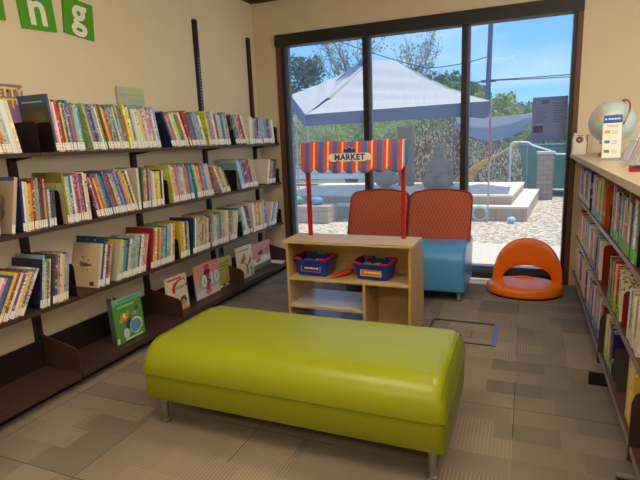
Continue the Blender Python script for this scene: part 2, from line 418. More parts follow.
# ------------------------------------------------------------------ wall shelving on the left
steel = mat('dark_brown_steel', rgb(72, 51, 43), 0.42, var=.05)
steel2 = mat('black_brown_steel', rgb(38, 28, 26), 0.4)
UP = [.13, 1.042, 1.956, 2.90, 3.80, 4.70]
LV = [.948, 1.36, .512]
sh = thing('wall_shelving', 'dark brown steel wall shelving of three book shelves and a base shelf', 'shelving', (WX + .1, 2.6, 0))
for y in UP:
    g = G().box((WX, y - .02, .0), (WX + .03, y + .02, 2.42 if y > 3.5 else 1.56)); g.build('upright', steel2, sh)
    if 3.5 < y < 4:
        g = G()
        for k in range(20): g.box((WX + .0302, y - .008, 1.60 + k * .026), (WX + .0308, y + .008, 1.614 + k * .026))
        g.build('slot_strip', cm(120, 130, 160), sh)
for a, b in zip(UP, UP[1:]):
    if b < 1.5: continue
    for z in (.512, .948, 1.36):
        e = b if b < 4.6 else b
        G().box((WX + .03, a + .002, z - .022), (-2.43, b - .002, z)).build('shelf_board', steel, sh)
for z in (.512, .948, 1.36):
    G().box((WX + .03, 4.702, z - .022), (-2.43, 4.815, z)).build('shelf_board', steel, sh)
    for y in UP[1:]:
        G().prism([(WX + .03, y - .003, z - .045), (WX + .03, y - .003, z - .0221), (-2.50, y - .003, z - .0221), (-2.50, y - .003, z - .026)], (0, .006, 0)).build('bracket', steel2, sh)
for a, b in zip(UP[1:], UP[2:] + [4.815] if UP[-1] < 4.8 else UP[2:]):
    G().box((WX + .03, a + .006, .085), (-2.352, b - .006, .10)).bevel(.003).build('base_shelf', steel, sh)
    G().box((-2.36, a + .006, .06), (-2.35, b - .006, .085)).build('base_lip', steel, sh)
    G().box((WX + .03, a + .01, .10), (WX + .045, b - .01, .265)).build('base_back_panel', steel2, sh)
G().box((-2.44, 1.05, 0), (-2.43, 4.81, .06)).build('kick_plate', cm(22, 18, 18, .7), sh)
for y in UP[1:]:
    pts = [(WX + .03, 0, .02), (-2.37, 0, .02), (-2.352, 0, .105), (-2.352, 0, .205), (-2.362, 0, .228), (-2.385, 0, .242), (WX + .03, 0, .30)]
    G().prism([(x, y - .004, z) for x, _, z in pts], (0, .008, 0)).build('base_bracket', steel, sh)

# outlet on the wall
t = thing('wall_outlet', 'small grey electrical outlet on the wall above the base shelf', 'outlet', (WX + .003, 3.95, .36))
G().box((WX + .0005, 3.91, .31), (WX + .006, 3.99, .43)).bevel(.002).build('cover_plate', cm(120, 122, 126), t)
G().box((WX + .0062, 3.93, .34), (WX + .008, 3.97, .40)).build('socket', cm(36, 36, 40), t)

# ------------------------------------------------------------------ books
COVER, TAG, PAGES = book_cover(), spine_tag(), mat('paper_block', rgb(232, 222, 196), 0.8)
COL = dict(r=('red', (186, 34, 34)), R=('dark red', (118, 26, 34)), o=('orange', (224, 112, 38)), O=('burnt orange', (176, 84, 44)),
           y=('yellow', (232, 198, 52)), g=('green', (72, 146, 62)), G=('dark green', (28, 74, 58)), l=('pale green', (160, 196, 130)),
           t=('teal', (40, 138, 146)), b=('blue', (44, 92, 170)), B=('navy', (26, 44, 96)), s=('pale blue', (132, 182, 214)),
           p=('pink', (222, 130, 142)), P=('purple', (92, 52, 112)), v=('lavender', (158, 138, 186)), w=('white', (238, 232, 216)),
           c=('cream', (228, 208, 160)), k=('black', (34, 30, 32)), e=('grey', (142, 142, 140)), n=('tan', (182, 150, 108)))
ORD = ['first', 'second', 'third', 'fourth', 'fifth', 'sixth', 'seventh', 'eighth', 'ninth', 'tenth', 'eleventh', 'twelfth', 'thirteenth', 'fourteenth', 'fifteenth', 'sixteenth']
def book(loc, t, h, w, lean, col, label, group, side=1, tagcol=(250, 246, 232), taglow=True, parts=True):
    """book standing on its lower edge; side +1 spine looks to +x, -1 spine looks to -x; lean in degrees towards +y"""
    r = thing('book', label, 'book', loc, (-math.radians(lean), 0, 0), group)
    u0 = 0.0 if lean <= 0 else -t
    s = -side; c = .0022
    def X(v): return s * v
    def bx(g, v0, v1, a, b, z0, z1):
        x0, x1 = sorted((X(v0), X(v1))); g.box((x0, u0 + a, z0), (x1, u0 + b, z1))
    g = G(); bx(g, 0, w, 0, c, 0, h); bx(g, 0, w, t - c, t, 0, h); bx(g, 0, c, c, t - c, 0, h)
    o = g.build('cover', COVER, None); o.parent = r; o.color = (*[lin(k) for k in col], 1)
    g = G(); bx(g, c, w - .004, c, t - c, .004, h - .004)
    o = g.build('pages', PAGES, None); o.parent = r
    g = G()
    if taglow: bx(g, -.0006, -.0001, .0006, t - .0006, .008, .008 + (.042 if side > 0 else .05))
    o = g.build('spine_tag', TAG, None); o.parent = r; o.color = (*[lin(k) for k in tagcol], 1)
    return r

SEG = [
(1,1.626,1.860,-9,.277,'tcywoscyocswwc','leaning run at the left edge'),
(1,2.073,2.277,-5,.288,'bpwrRyGvboelst','run right of the first bookend'),
(1,2.338,2.452,-12,.282,'lsRBsewo','run led by a pale green cover'),
(1,2.462,2.583,-13,.282,'gyortsby','run led by a green cover'),
(1,2.587,2.643,-11.5,.290,'sbO','trio left of the second upright'),
(1,2.657,2.955,-10,.285,'ycgcwwypwlpews','run around the second upright'),
(1,3.081,3.287,-22,.270,'soewygrc','steep run right of a navy cover'),
(1,3.305,3.523,-19,.279,'rRbPsvew','run led by a red spine'),
(1,3.566,3.888,-12.5,.284,'yvecrslbsn','run right of the third upright'),
(1,3.985,4.205,-23,.280,'kGerRc','steep run before the fourth upright'),
(1,4.228,4.470,0,.260,'wyebkne','straight run past the fourth upright'),
(1,4.497,4.742,-9,.254,'vtbRew','run at the window end'),
(2,1.594,1.668,9,.275,'wboO','run at the left edge'),
(2,1.728,1.748,12,.297,'n','spot beside the navy cover'),
(2,1.797,1.945,4,.280,'BwcyoRenGko','run right of the tan picture cover'),
(2,1.958,2.002,4,.21,'sRG','short trio before the black bookend'),
(2,2.080,2.252,-1,.297,'cysbWoPpPBwc','run led by an olive cover'),
(2,2.300,2.430,-13,.280,'kpRyoetB','leaning run after the purple books'),
(2,2.439,2.655,-15,.292,'trBysbvPpyyRw','yellow and red leaning run'),
(2,2.663,2.685,1,.283,'n','spot showing a white cover'),
(2,2.700,2.780,4,.286,'Gnoke','dark run at the second upright'),
(2,2.793,2.928,3,.258,'pwlyykw','pale run before the second bookend'),
(2,3.040,3.298,-7,.288,'ypoevpyeobt','long run after the second bookend'),
(2,3.336,3.574,-12,.284,'tyoprebscyP','run ending in purple'),
(2,3.700,3.843,-28,.266,'wnyG','steep group of four before a bookend'),
(2,4.030,4.341,-19,.290,'ssbkPrknen','run right of the third bookend'),
(2,4.509,4.700,15,.255,'wOekR','group at the window end'),
(3,1.470,1.722,30,.270,'yrwpbPyrwPwybc','steep run at the left edge'),
(3,1.823,1.887,10.5,.275,'BsclPc','run led by a navy cover'),
(3,1.900,2.011,10.5,.285,'kPvcyvv','purple run before a bookend'),
(3,2.226,2.322,15,.280,'cbwRn','group led by a cream cover'),
(3,2.385,2.655,16,.275,'eytBcselPwpn','leaning run after the insect cover'),
(3,2.706,2.972,10,.295,'RryOyesblewy','run led by a red cover'),
(3,3.052,3.165,3,.283,'yycGn','group led by a yellow cover'),
(3,3.200,3.445,8,.290,'BwelyOneck','run after the yellow face book'),
(3,3.476,3.733,5,.290,'elsvgvpyc','run left of the third upright'),
(3,3.750,3.868,13,.267,'esyy','group right of the third upright'),
(3,4.000,4.165,-16,.290,'tlwPk','group leaning left past the gap'),
(3,4.190,4.465,-2,.287,'wnyoysb','straight run at the fourth upright'),
(3,4.497,4.660,25,.258,'wtswR','group at the window end'),
]
SHN = {1: 'top wall shelf', 2: 'middle wall shelf', 3: 'lower wall shelf'}
ZL = {1: 1.36, 2: .948, 3: .512}
FIRST = {}; QUEUE = []
def label_of(cn, i, n, d, shelf):
    if n == 1: return '%s picture book, %s, %s' % (cn, d, shelf)
    return '%s book, %s in the %s, %s' % (cn, ORD[i], d, shelf)
for r, y0, y1, lean, h, cols, d in SEG:
    n = len(cols); s = (y1 - y0) / n; a = abs(math.radians(lean))
    t = s * math.cos(a) * .955
    for i, k in enumerate(cols):
        k = k if k in COL else 'w'
        cn, cc = COL[k]
        cc = [min(255, max(0, int(q * .8 + w_ * .2) + random.randint(-16, 16))) for q, w_ in zip(cc, (236, 226, 204))]
        hh = h * random.uniform(.90, 1.0) if i else h
        if lean > 0 and i == n - 1 and n > 3: hh = h * .97
        if d == 'run right of the first bookend' and i == 0: hh, ww = .315, .228
        if d == 'group led by a cream cover' and i == 1: hh = .318
        if d == 'run led by a navy cover' and i == 1: hh = h * 1.08
        ww = min(random.uniform(.75, .95) * hh, .222)
        if i == 0 or (i == 1 and d == 'group led by a cream cover'): ww = .232 if r == 3 else .228
        y = y0 + i * s if lean <= 0 else y0 + (i + 1) * s
        QUEUE.append([(-2.438 - random.uniform(0, .006), y, ZL[r] + .0005), t, hh, ww, lean, cc, label_of(cn, i, n, d, SHN[r]), 'picture books on the ' + SHN[r], dict(), (d, i)])

SEGR = [
(1, 2.30, 2.98, -2, .275, 'ktwobbcyepvwgsnkrbycev', 'nearest run', (76, 196, 60), 'top'),
(1, 3.36, 3.84, -2, .270, 'nycnwccBewnycs', 'middle run', (60, 140, 190), 'top'),
(1, 4.00, 4.72, -3, .270, 'BwPyegRncwoPskew', 'far run', (226, 220, 205), 'top'),
(2, 2.57, 2.925, -2, .255, 'wnwRnycrvkcg', 'nearest run', (76, 196, 60), 'middle'),
(2, 2.16, 2.38, -2, .24, 'wenwcbw', 'run at the right edge', (226, 220, 205), 'middle'),
(2, 3.30, 3.83, -2, .262, 'wcentGsnewcyosbw', 'middle run', (70, 130, 190), 'middle'),
(2, 3.90, 4.68, -3, .262, 'wbstoyenowOcrnpe', 'far run', (206, 206, 60), 'middle'),
(3, 2.66, 2.925, 0, .245, 'BbkpRwecyl', 'nearest run', (76, 196, 60), 'base'),
(3, 3.02, 3.80, -2, .250, 'RoOwsewepwkbwetwcw', 'middle run', (60, 130, 190), 'base'),
(3, 3.90, 4.68, -2, .250, 'bwsycwlbneywtcow', 'far run', (206, 206, 60), 'base'),
]
ZR = {1: .8055, 2: .4755, 3: .1605}
for r, y0, y1, lean, h, cols, d, tc, nm in SEGR:
    n = len(cols); s = (y1 - y0) / n; a = abs(math.radians(lean)); tt = s * math.cos(a) * .955
    for i, k in enumerate(cols):
        cn, cc = COL[k]; cc = [min(255, max(0, q + random.randint(-16, 16))) for q in cc]
        hh = h * random.uniform(.84, 1.0); o_ = ORD[i] if i < 16 else None
        lab = '%s book, %s from right, %s, %s shelf of right bookcase' % (cn, o_, d, nm) if o_ else '%s book, %s from left, %s, %s shelf of right bookcase' % (cn, ORD[n - 1 - i], d, nm)
        QUEUE.append([(.428 + random.uniform(0, .006), y0 + i * s, ZR[r]), tt, hh, min(.2, hh * .78), lean, cc, lab, 'books on the %s shelf of the right bookcase' % nm, dict(side=-1, tagcol=tc), (nm + d, i)])
for i in range(4):
    book((.432, 2.155 + i * .032, .1605), .029, .294, .2, 0, ((232, 190, 60), (226, 206, 130), (236, 196, 80), (210, 190, 90))[i], '%s yellow activity book from right, base shelf of right bookcase' % ORD[i], 'yellow activity books on the base shelf of the right bookcase', side=-1, taglow=False)

# the books that show largest are objects of their own, the smallest far ones one object
def px(p):
    v = Vector(p) - Vector((0, 0, 1.36)); return (v.dot(CR) / v.dot(CF) * 497.6, v.dot(CU) / v.dot(CF) * 497.6)
def score(q):
    (x, y, z), t, h = q[0], q[1], q[2]
    a, b, c = px((x, y, z)), px((x, y + t, z)), px((x, y, z + h))
    return abs((b[0] - a[0]) * (c[1] - a[1]) - (b[1] - a[1]) * (c[0] - a[0]))
ARTKEYS = ('run right of the first bookend', 'run led by a pale green cover', 'run led by a green cover', 'steep run right of a navy cover', 'spot beside the navy cover', 'run right of the tan picture cover', 'run led by an olive cover', 'spot showing a white cover', 'pale run before the second bookend', 'steep run at the left edge', 'run led by a navy cover', 'group led by a cream cover', 'leaning run after the insect cover', 'run led by a red cover', 'group led by a yellow cover', 'run after the yellow face book')
QUEUE.sort(key=lambda q: -(score(q) + (1e6 if q[9][0] in ARTKEYS and q[9][1] < 2 else 0)))
KEEP = 290
for q in QUEUE[:KEEP]:
    o = book(q[0], q[1], q[2], q[3], q[4], q[5], q[6], q[7], **q[8]); FIRST[q[9]] = (o, q[1], q[2], q[3], q[4])
def vcol_book(kind):
    m = bpy.data.materials.new('small_' + kind); m.use_nodes = True; t = NT(m)
    a = t.N.new('ShaderNodeAttribute'); a.attribute_name = 'shade'; p = t.obj()
    n1 = t.noise(t.vec(t.m('MULTIPLY', t.xyz(p)[0], 6.0), t.m('MULTIPLY', t.xyz(p)[1], 40.0), t.m('MULTIPLY', t.xyz(p)[2], 26.0)), 1.0, 2)
    c = t.mix(t.m('MULTIPLY', t.m('GREATER_THAN', n1, .58), .5), a.outputs['Color'], rgb(226, 214, 190))
    t.L.new(c, t.N['Principled BSDF'].inputs['Base Color']); t.N['Principled BSDF'].inputs['Roughness'].default_value = .45; return m
if True:
    lab = 'remaining thin books, mostly in the far bays of the right bookcase and at the window end'
    g = G(); cols_ = []
    for q in QUEUE[KEEP:]:
        sd = q[8].get('side', 1)
        (x, y, z), t_, h, w_, lean, cc = q[:6]
        u0 = 0.0 if lean <= 0 else -t_; s = -sd
        Mx = Matrix.Translation((x, y, z)) @ Matrix.Rotation(-math.radians(lean), 4, 'X')
        def bb(v0, v1, a, b, z0, z1, c):
            x0, x1 = sorted((s * v0, s * v1)); g.box((x0, u0 + a, z0), (x1, u0 + b, z1), Mx); cols_.extend([c] * 6)
        c = .0022
        bb(0, w_, 0, c, 0, h, cc); bb(0, w_, t_ - c, t_, 0, h, cc); bb(0, c, c, t_ - c, 0, h, cc); bb(c, w_ - .004, c, t_ - c, .004, h - .004, (232, 222, 196))
        bb(-.0006, -.0001, .0006, t_ - .0006, .008, .05, q[8].get('tagcol', (240, 234, 215)))
    o = g.build('small_books', vcol_book('books'), None, fix=False)
    at = o.data.color_attributes.new('shade', 'FLOAT_COLOR', 'CORNER')
    for pl_, c in zip(o.data.polygons, cols_):
        for li in pl_.loop_indices: at.data[li].color = (lin(c[0]), lin(c[1]), lin(c[2]), 1)
    tag(o, lab, 'books', None, 'stuff')

# pictures printed on the covers that face the camera along the shelves
def cover_art(key, i, col, shapes):
    """shapes in cover coordinates: (u 0 spine..1 fore edge, v 0..1 up) polygons with colours"""
    o, t, h, w, lean = FIRST[(key, i)]
    u0 = (0.0 if lean <= 0 else -t)
    o.children[0].color = (*[lin(k) for k in col], 1)
    mats = []; g = G()
    for n, (pts, c) in enumerate(shapes):
        m = cm(*c, .45)
        if m not in mats: mats.append(m)
        g.face([(-u * w, u0 - .0006 - .0002 * n, v * h) for u, v in pts], mats.index(m))
    q = g.build('cover_picture', mats, None, fix=False); q.parent = o
    pl_ = o.children[0]; pl_.data.materials[0] = PLAIN
def plain_obj():
    m = bpy.data.materials.new('plain_book_cover'); m.use_nodes = True; t = NT(m)
    oi = t.N.new('ShaderNodeObjectInfo'); n = t.noise(t.obj(), 30, 2)
    c = t.mix(t.m('MULTIPLY', n, .15), oi.outputs['Color'], rgb(60, 50, 45)); t.L.new(c, t.N['Principled BSDF'].inputs['Base Color'])
    t.N['Principled BSDF'].inputs['Roughness'].default_value = .4; return m
PLAIN = plain_obj()
R_ = lambda a, b, c, d: [(a, b), (c, b), (c, d), (a, d)]
def blob(cx, cy, rx, ry, n=12, j=.15):
    return [(cx + rx * math.cos(2 * PI * k / n) * random.uniform(1 - j, 1), cy + ry * math.sin(2 * PI * k / n) * random.uniform(1 - j, 1)) for k in range(n)]
cover_art('run right of the first bookend', 0, (58, 96, 130), [(R_(.0, .0, 1, .80), (92, 92, 66)), (blob(.62, .55, .2, .14), (122, 82, 58)), (blob(.3, .6, .2, .12), (106, 112, 72)), (R_(.15, .87, .85, .89), (206, 210, 205))])
cover_art('run led by a pale green cover', 1, (96, 138, 168), [])
cover_art('run led by a green cover', 0, (88, 116, 44), [(R_(.05, .0, .95, .90), (214, 168, 60)), (R_(.12, .05, .8, .82), (196, 74, 48))])
cover_art('steep run right of a navy cover', 0, (34, 58, 104), [])
cover_art('spot beside the navy cover', 0, (206, 184, 150), [(R_(0, .93, 1, 1), (72, 104, 136)), (blob(.5, .52, .26, .22), (128, 146, 142)), (blob(.45, .36, .2, .16), (104, 128, 134)), (blob(.6, .62, .13, .08), (150, 156, 140))])
cover_art('run right of the tan picture cover', 0, (36, 58, 112), [(blob(.5, .45, .3, .3), (52, 86, 140))])
cover_art('run led by an olive cover', 0, (150, 146, 52), [(R_(.02, 0, .98, .80), (216, 204, 166))])
cover_art('spot showing a white cover', 0, (224, 212, 184), [(blob(.55, .62, .3, .2), (90, 78, 70)), (blob(.55, .62, .26, .16), (224, 212, 184)), (blob(.3, .35, .16, .2), (70, 52, 44))])
cover_art('pale run before the second bookend', 0, (228, 196, 184), [])
cover_art('steep run at the left edge', 0, (196, 164, 52), [])
cover_art('run led by a navy cover', 0, (40, 40, 84), [])
cover_art('group led by a cream cover', 0, (222, 204, 162), [(blob(.50, .50, .12, .05, 14, .4), (96, 80, 84)), (blob(.64, .52, .1, .09, 14, .5), (128, 108, 112)), (blob(.36, .50, .1, .035, 14, .5), (104, 86, 84)), ([(.5, .5), (.62, .34), (.60, .33)], (80, 66, 66)), ([(.5, .52), (.64, .68), (.62, .70)], (80, 66, 66)), ([(.45, .5), (.42, .36), (.40, .36)], (80, 66, 66)), ([(.45, .5), (.40, .64), (.38, .63)], (80, 66, 66)), (R_(.14, .04, .30, .13), (90, 66, 56))])
cover_art('group led by a cream cover', 1, (24, 74, 128), [(blob(.3, .93, .02, .015), (240, 240, 235)), (blob(.6, .95, .012, .01), (240, 240, 235))])
cover_art('leaning run after the insect cover', 0, (206, 200, 182), [(R_(0, .92, 1, 1), (222, 196, 40)), (blob(.5, .96, .07, .02), (40, 40, 30)), (R_(.5, .58, .7, .59), (190, 60, 50)), (R_(.48, .48, .72, .49), (150, 60, 60)), (blob(.72, .3, .14, .1), (110, 120, 96)), (blob(.72, .3, .11, .08), (206, 200, 182))])
cover_art('run led by a red cover', 0, (150, 34, 28), [])
cover_art('group led by a yellow cover', 0, (226, 190, 42), [(blob(.68, .72, .03, .02), (60, 40, 30)), (blob(.34, .76, .03, .02), (60, 40, 30)), ([(.3, .6), (.5, .52), (.72, .58), (.5, .47)], (150, 50, 30)), (blob(.5, .68, .05, .05), (196, 76, 40))])
cover_art('run after the yellow face book', 0, (34, 58, 108), [])

def bookend(x, y, z, h, w, label, color=None, group=None, tall_top=True, base=True, side=1):
    m = color or steel2
    t = thing('bookend', label, 'bookend', (x - side * w / 2, y, z), (0, 0, 0), group)
    x0, x1 = (x - w, x) if side > 0 else (x, x + w)
    r = .022; pts = []
    for cx, cz, a0 in ((x1 - r, z + h - r, 0), (x0 + r, z + h - r, 90)):
        for k in range(5):
            a = math.radians(a0 + k * 22.5); pts.append((cx + r * math.cos(a), y, cz + r * math.sin(a)))
    pts += [(x0, y, z + .001), (x1, y, z + .001)]
    G().prism(pts, (0, .0016, 0)).build('upright_plate', m, t)
    G().box((x0, y + .0016, z + .0002), (x1, y + .01, z + .0022)).build('foot_plate', m, t)
    return t
bookend(-2.437, 1.962, 1.36, .165, .212, 'wide dark brown bookend plate on the top shelf below a blue headed book')
bookend(-2.437, 2.052, 1.36, .165, .11, 'black bookend against the first upright run, top wall shelf')
bookend(-2.437, 2.992, 1.36, .17, .14, 'black bookend in front of the navy cover, top wall shelf')
bookend(-2.437, 3.93, 1.36, .15, .12, 'dark bookend before the fourth upright, top wall shelf')
bookend(-2.437, 4.79, 1.36, .17, .14, 'dark bookend at the window end of the top wall shelf')
bookend(-2.437, 2.042, .948, .20, .12, 'tall black rounded bookend beside the olive cover, middle wall shelf')
bookend(-2.437, 2.268, .948, .17, .12, 'black bookend behind the purple books, middle wall shelf')
bookend(-2.437, 2.975, .948, .18, .14, 'dark bookend beside the pale run, middle wall shelf')
bookend(-2.437, 3.93, .948, .19, .20, 'wide brown bookend in the gap of the middle wall shelf')
bookend(-2.437, 4.788, .948, .15, .14, 'dark bookend at the window end of the middle wall shelf')
bookend(-2.437, 2.07, .512, .20, .12, 'black bookend right of the purple books, lower wall shelf')
bookend(-2.437, 3.03, .512, .16, .14, 'black bookend before the yellow face book, lower wall shelf')
bookend(-2.437, 3.96, .512, .18, .14, 'dark bookend in the gap left of the fourth upright, lower wall shelf')
bookend(-2.437, 4.788, .512, .15, .14, 'dark bookend at the window end of the lower wall shelf')

# big books standing against the wall on the top shelf
def flat_book(loc, w, h, t, tilt, yaw, col, label, group, arts=(), texts=(), cat='book', extra=None, tagged=False):
    """book standing face out: origin at its lower left front corner; front looks to +x, width runs along +y"""
    r = thing('book', label, cat, loc, (0, -tilt, yaw), group)
    c = .002
    g = G().box((0, 0, 0), (-c, w, h)); g.box((-t + c, 0, 0), (-t, w, h)); g.box((-c, 0, 0), (-t + c, c, h))
    o = g.build('cover', PLAIN, None); o.parent = r; o.color = (*[lin(k) for k in col], 1)
    o = G().box((-c, c, .003), (-t + c, w - .003, h - .003)).build('pages', PAGES, None); o.parent = r
    if arts:
        mats = []; g = G()
        for n, (pts, cc) in enumerate(arts):
            m = cm(*cc, .45)
            if m not in mats: mats.append(m)
            g.face([(.0005 + .00015 * n, u * w, v * h) for u, v in pts], mats.index(m))
        q = g.build('cover_picture', mats, None, fix=False); q.parent = r
    for s, sz, u, v, cc, rot in texts:
        M = frame((.0005 + .00015 * (len(arts) + 2), u * w, v * h), (0, math.cos(rot), math.sin(rot)), (0, -math.sin(rot), math.cos(rot)))
        q = text('cover_title', s, sz, M, cm(*cc, .45), None, depth=.0004, bold=sz * .03); q.parent = r
    if tagged:
        q = G().box((.0004, 0, .005), (.0012, .022, .04)).build('spine_tag', TAG, None); q.parent = r; q.color = (.85, .82, .7, 1)
    return r
flat_book((-2.664, 1.845, 1.3605), .242, .378, .008, .0, 0, (150, 110, 150), 'tall purple book with yellow title letters behind the top shelf books', None,
          [(R_(.3, .05, 1, .38), (88, 62, 96)), (blob(.62, .9, .03, .025), (50, 34, 50)), (blob(.84, .74, .05, .04), (226, 190, 190))],
          [('PRETTY', .070, .50, .88, (238, 214, 30), 0), ('KITTY', .070, .58, .72, (232, 206, 30), 0)])
flat_book((-2.664, 2.815, 1.3605), .268, .435, .010, 0, 0, (170, 190, 168), 'tall pale green picture book against the wall behind the top shelf', None,
          [(R_(0, .0, .10, 1), (196, 178, 140)), (R_(.12, .55, 1, .72), (150, 190, 184)), (R_(.12, .9, 1, 1), (182, 196, 156)), (R_(.3, .90, .9, .93), (206, 206, 70)), (R_(.34, .83, .95, .86), (200, 206, 90)), (blob(.3, .79, .08, .05), (222, 166, 146)), (R_(.4, .70, .95, .71), (90, 110, 110))])

# face-out books on the base shelf
green_book = flat_book((-2.425, 2.318, .1), .258, .30, .006, .05, .0, (86, 158, 62), 'green picture book with a cartoon animal standing open on the base shelf', None,
          [(R_(0, .88, 1, 1), (118, 176, 160)), (blob(.34, .56, .13, .10), (232, 140, 40)), (blob(.22, .50, .07, .05), (232, 140, 40)), (blob(.47, .62, .05, .06), (232, 140, 40)), (blob(.36, .58, .07, .05), (250, 216, 150)), (blob(.40, .58, .03, .02), (80, 40, 20)),
           (blob(.52, .36, .20, .12), (58, 74, 78)), (blob(.70, .28, .26, .20), (222, 226, 176)), (blob(.68, .27, .22, .17), (108, 156, 190)), (blob(.34, .18, .12, .12), (196, 214, 220)), (blob(.78, .76, .06, .04), (178, 98, 44)), (blob(.78, .66, .07, .06), (60, 90, 84)), (blob(.70, .56, .10, .05), (160, 150, 200)), (R_(.14, .78, .72, .82), (150, 200, 130)), (R_(.2, .92, .9, .95), (86, 150, 150)), (R_(.28, .02, .9, .06), (214, 224, 200))], tagged=True)
g = G().prism([(-2.440, 2.335, .101), (-2.50, 2.345, .101), (-2.51, 2.345, .41), (-2.455, 2.335, .41)], (0, .003, 0)); g.prism([(-2.436, 2.38, .101), (-2.50, 2.40, .101), (-2.51, 2.40, .40), (-2.455, 2.38, .40)], (0, .003, 0))
g.build('open_leaves', cm(96, 112, 104), green_book)
flat_book((-2.475, 2.897, .1), .235, .28, .010, .06, -.06, (232, 216, 182), 'cream picture book with red swoosh and a child face, on the base shelf', None,
          [(R_(.0, .0, .06, 1), (236, 204, 90)), ([(.3, .52), (.26, .66), (.36, .80), (.6, .88), (.92, .90), (.92, .87), (.62, .82), (.44, .72), (.40, .54)], (206, 40, 36)), (blob(.95, .68, .06, .06), (214, 60, 80)), (blob(.74, .26, .17, .15), (92, 54, 36)), (blob(.74, .20, .11, .11), (206, 150, 108)), (blob(.36, .12, .13, .10), (84, 50, 36)), (blob(.78, .04, .2, .06), (224, 176, 60)), (R_(.45, .62, .85, .70), (120, 172, 160)), (R_(.10, .90, .75, .95), (200, 66, 56)), (R_(.85, .80, .95, .84), (200, 66, 56))])
flat_book((-2.485, 3.262, .1), .335, .288, .012, .04, -.03, (222, 150, 132), 'pink and blue counting book with a large 10 on its cover, base shelf', None,
          [(R_(0, 0, 1, .52), (176, 186, 188)), (R_(0, 0, 1, .22), (214, 206, 196)), (R_(0, .52, 1, .60), (204, 168, 160)), (blob(.5, .86, .12, .10), (206, 62, 60)), (blob(.5, .72, .14, .10), (60, 50, 96)), (blob(.5, .58, .10, .08), (196, 60, 66)), (blob(.5, .42, .13, .10), (72, 52, 112)), (blob(.5, .42, .06, .04), (206, 90, 120)), (blob(.5, .26, .12, .09), (204, 70, 80)), (blob(.5, .12, .13, .08), (206, 116, 116)), (blob(.24, .56, .10, .08), (222, 120, 50))],
          [('1', .14, .18, .48, (236, 150, 90), 0), ('0', .14, .36, .46, (214, 232, 226), 0), ('10', .14, .78, .48, (206, 226, 228), 0)])
flat_book((-2.50, 3.63, .1), .225, .262, .010, .04, 0, (212, 192, 102), 'yellow picture book standing between the pink book and a bracket, base shelf', None,
          [(R_(.1, .80, .8, .84), (130, 112, 60)), (R_(.1, .70, .7, .74), (130, 112, 60)), (R_(.1, .60, .5, .63), (150, 130, 70)), (R_(0, 0, 1, .08), (230, 226, 214)), (blob(.3, .06, .1, .05), (30, 28, 30)), (blob(.7, .06, .12, .05), (36, 34, 36))])
flat_book((-2.455, 3.875, .1), .27, .31, .010, .05, -.04, (226, 216, 182), 'cream picture book with red leaves on its cover, on the base shelf', None,
          [(R_(.1, .86, .8, .89), (120, 110, 96)), ([(.2, .50), (.3, .64), (.42, .66), (.46, .52), (.36, .46)], (190, 92, 78)), ([(.38, .66), (.44, .78), (.56, .70), (.56, .56), (.46, .56)], (198, 106, 90)), ([(.72, .48), (.88, .66), (.92, .54), (.80, .40)], (184, 84, 70)), ([(.56, .10), (.54, .36), (.40, .50), (.44, .52), (.60, .38), (.74, .52), (.78, .50), (.66, .34), (.68, .10)], (164, 106, 76)), (R_(.80, 0, .92, .3), (178, 126, 96))])
flat_book((-2.50, 4.235, .1), .37, .265, .012, .04, 0, (214, 148, 134), 'pink picture book with a black dog shape, base shelf near the window', None,
          [(R_(0, 0, 1, .42), (226, 222, 210)), (R_(0, 0, 1, .18), (120, 132, 60)), (blob(.42, .58, .14, .06), (24, 22, 24)), (blob(.50, .64, .06, .06), (24, 22, 24)), (blob(.62, .36, .2, .12), (240, 240, 236)), (blob(.30, .34, .16, .09), (178, 136, 96)), (blob(.80, .6, .12, .12), (216, 120, 70)), (blob(.70, .78, .08, .06), (170, 190, 200))])
t = thing('magazine', 'open white magazine lying at the window end of the base shelf', 'magazine', (-2.5, 4.66, .1))
G().grid(lambda u, v: Vector((-2.60 + .24 * u, 4.59 + .2 * v, .104 + .018 * abs(math.sin(PI * 2 * v)) + .004 * u)), 4, 16).build('pages', cm(238, 236, 230), t)
G().box((-2.60, 4.59, .1005), (-2.36, 4.79, .1025)).build('cover', cm(200, 204, 210), t)

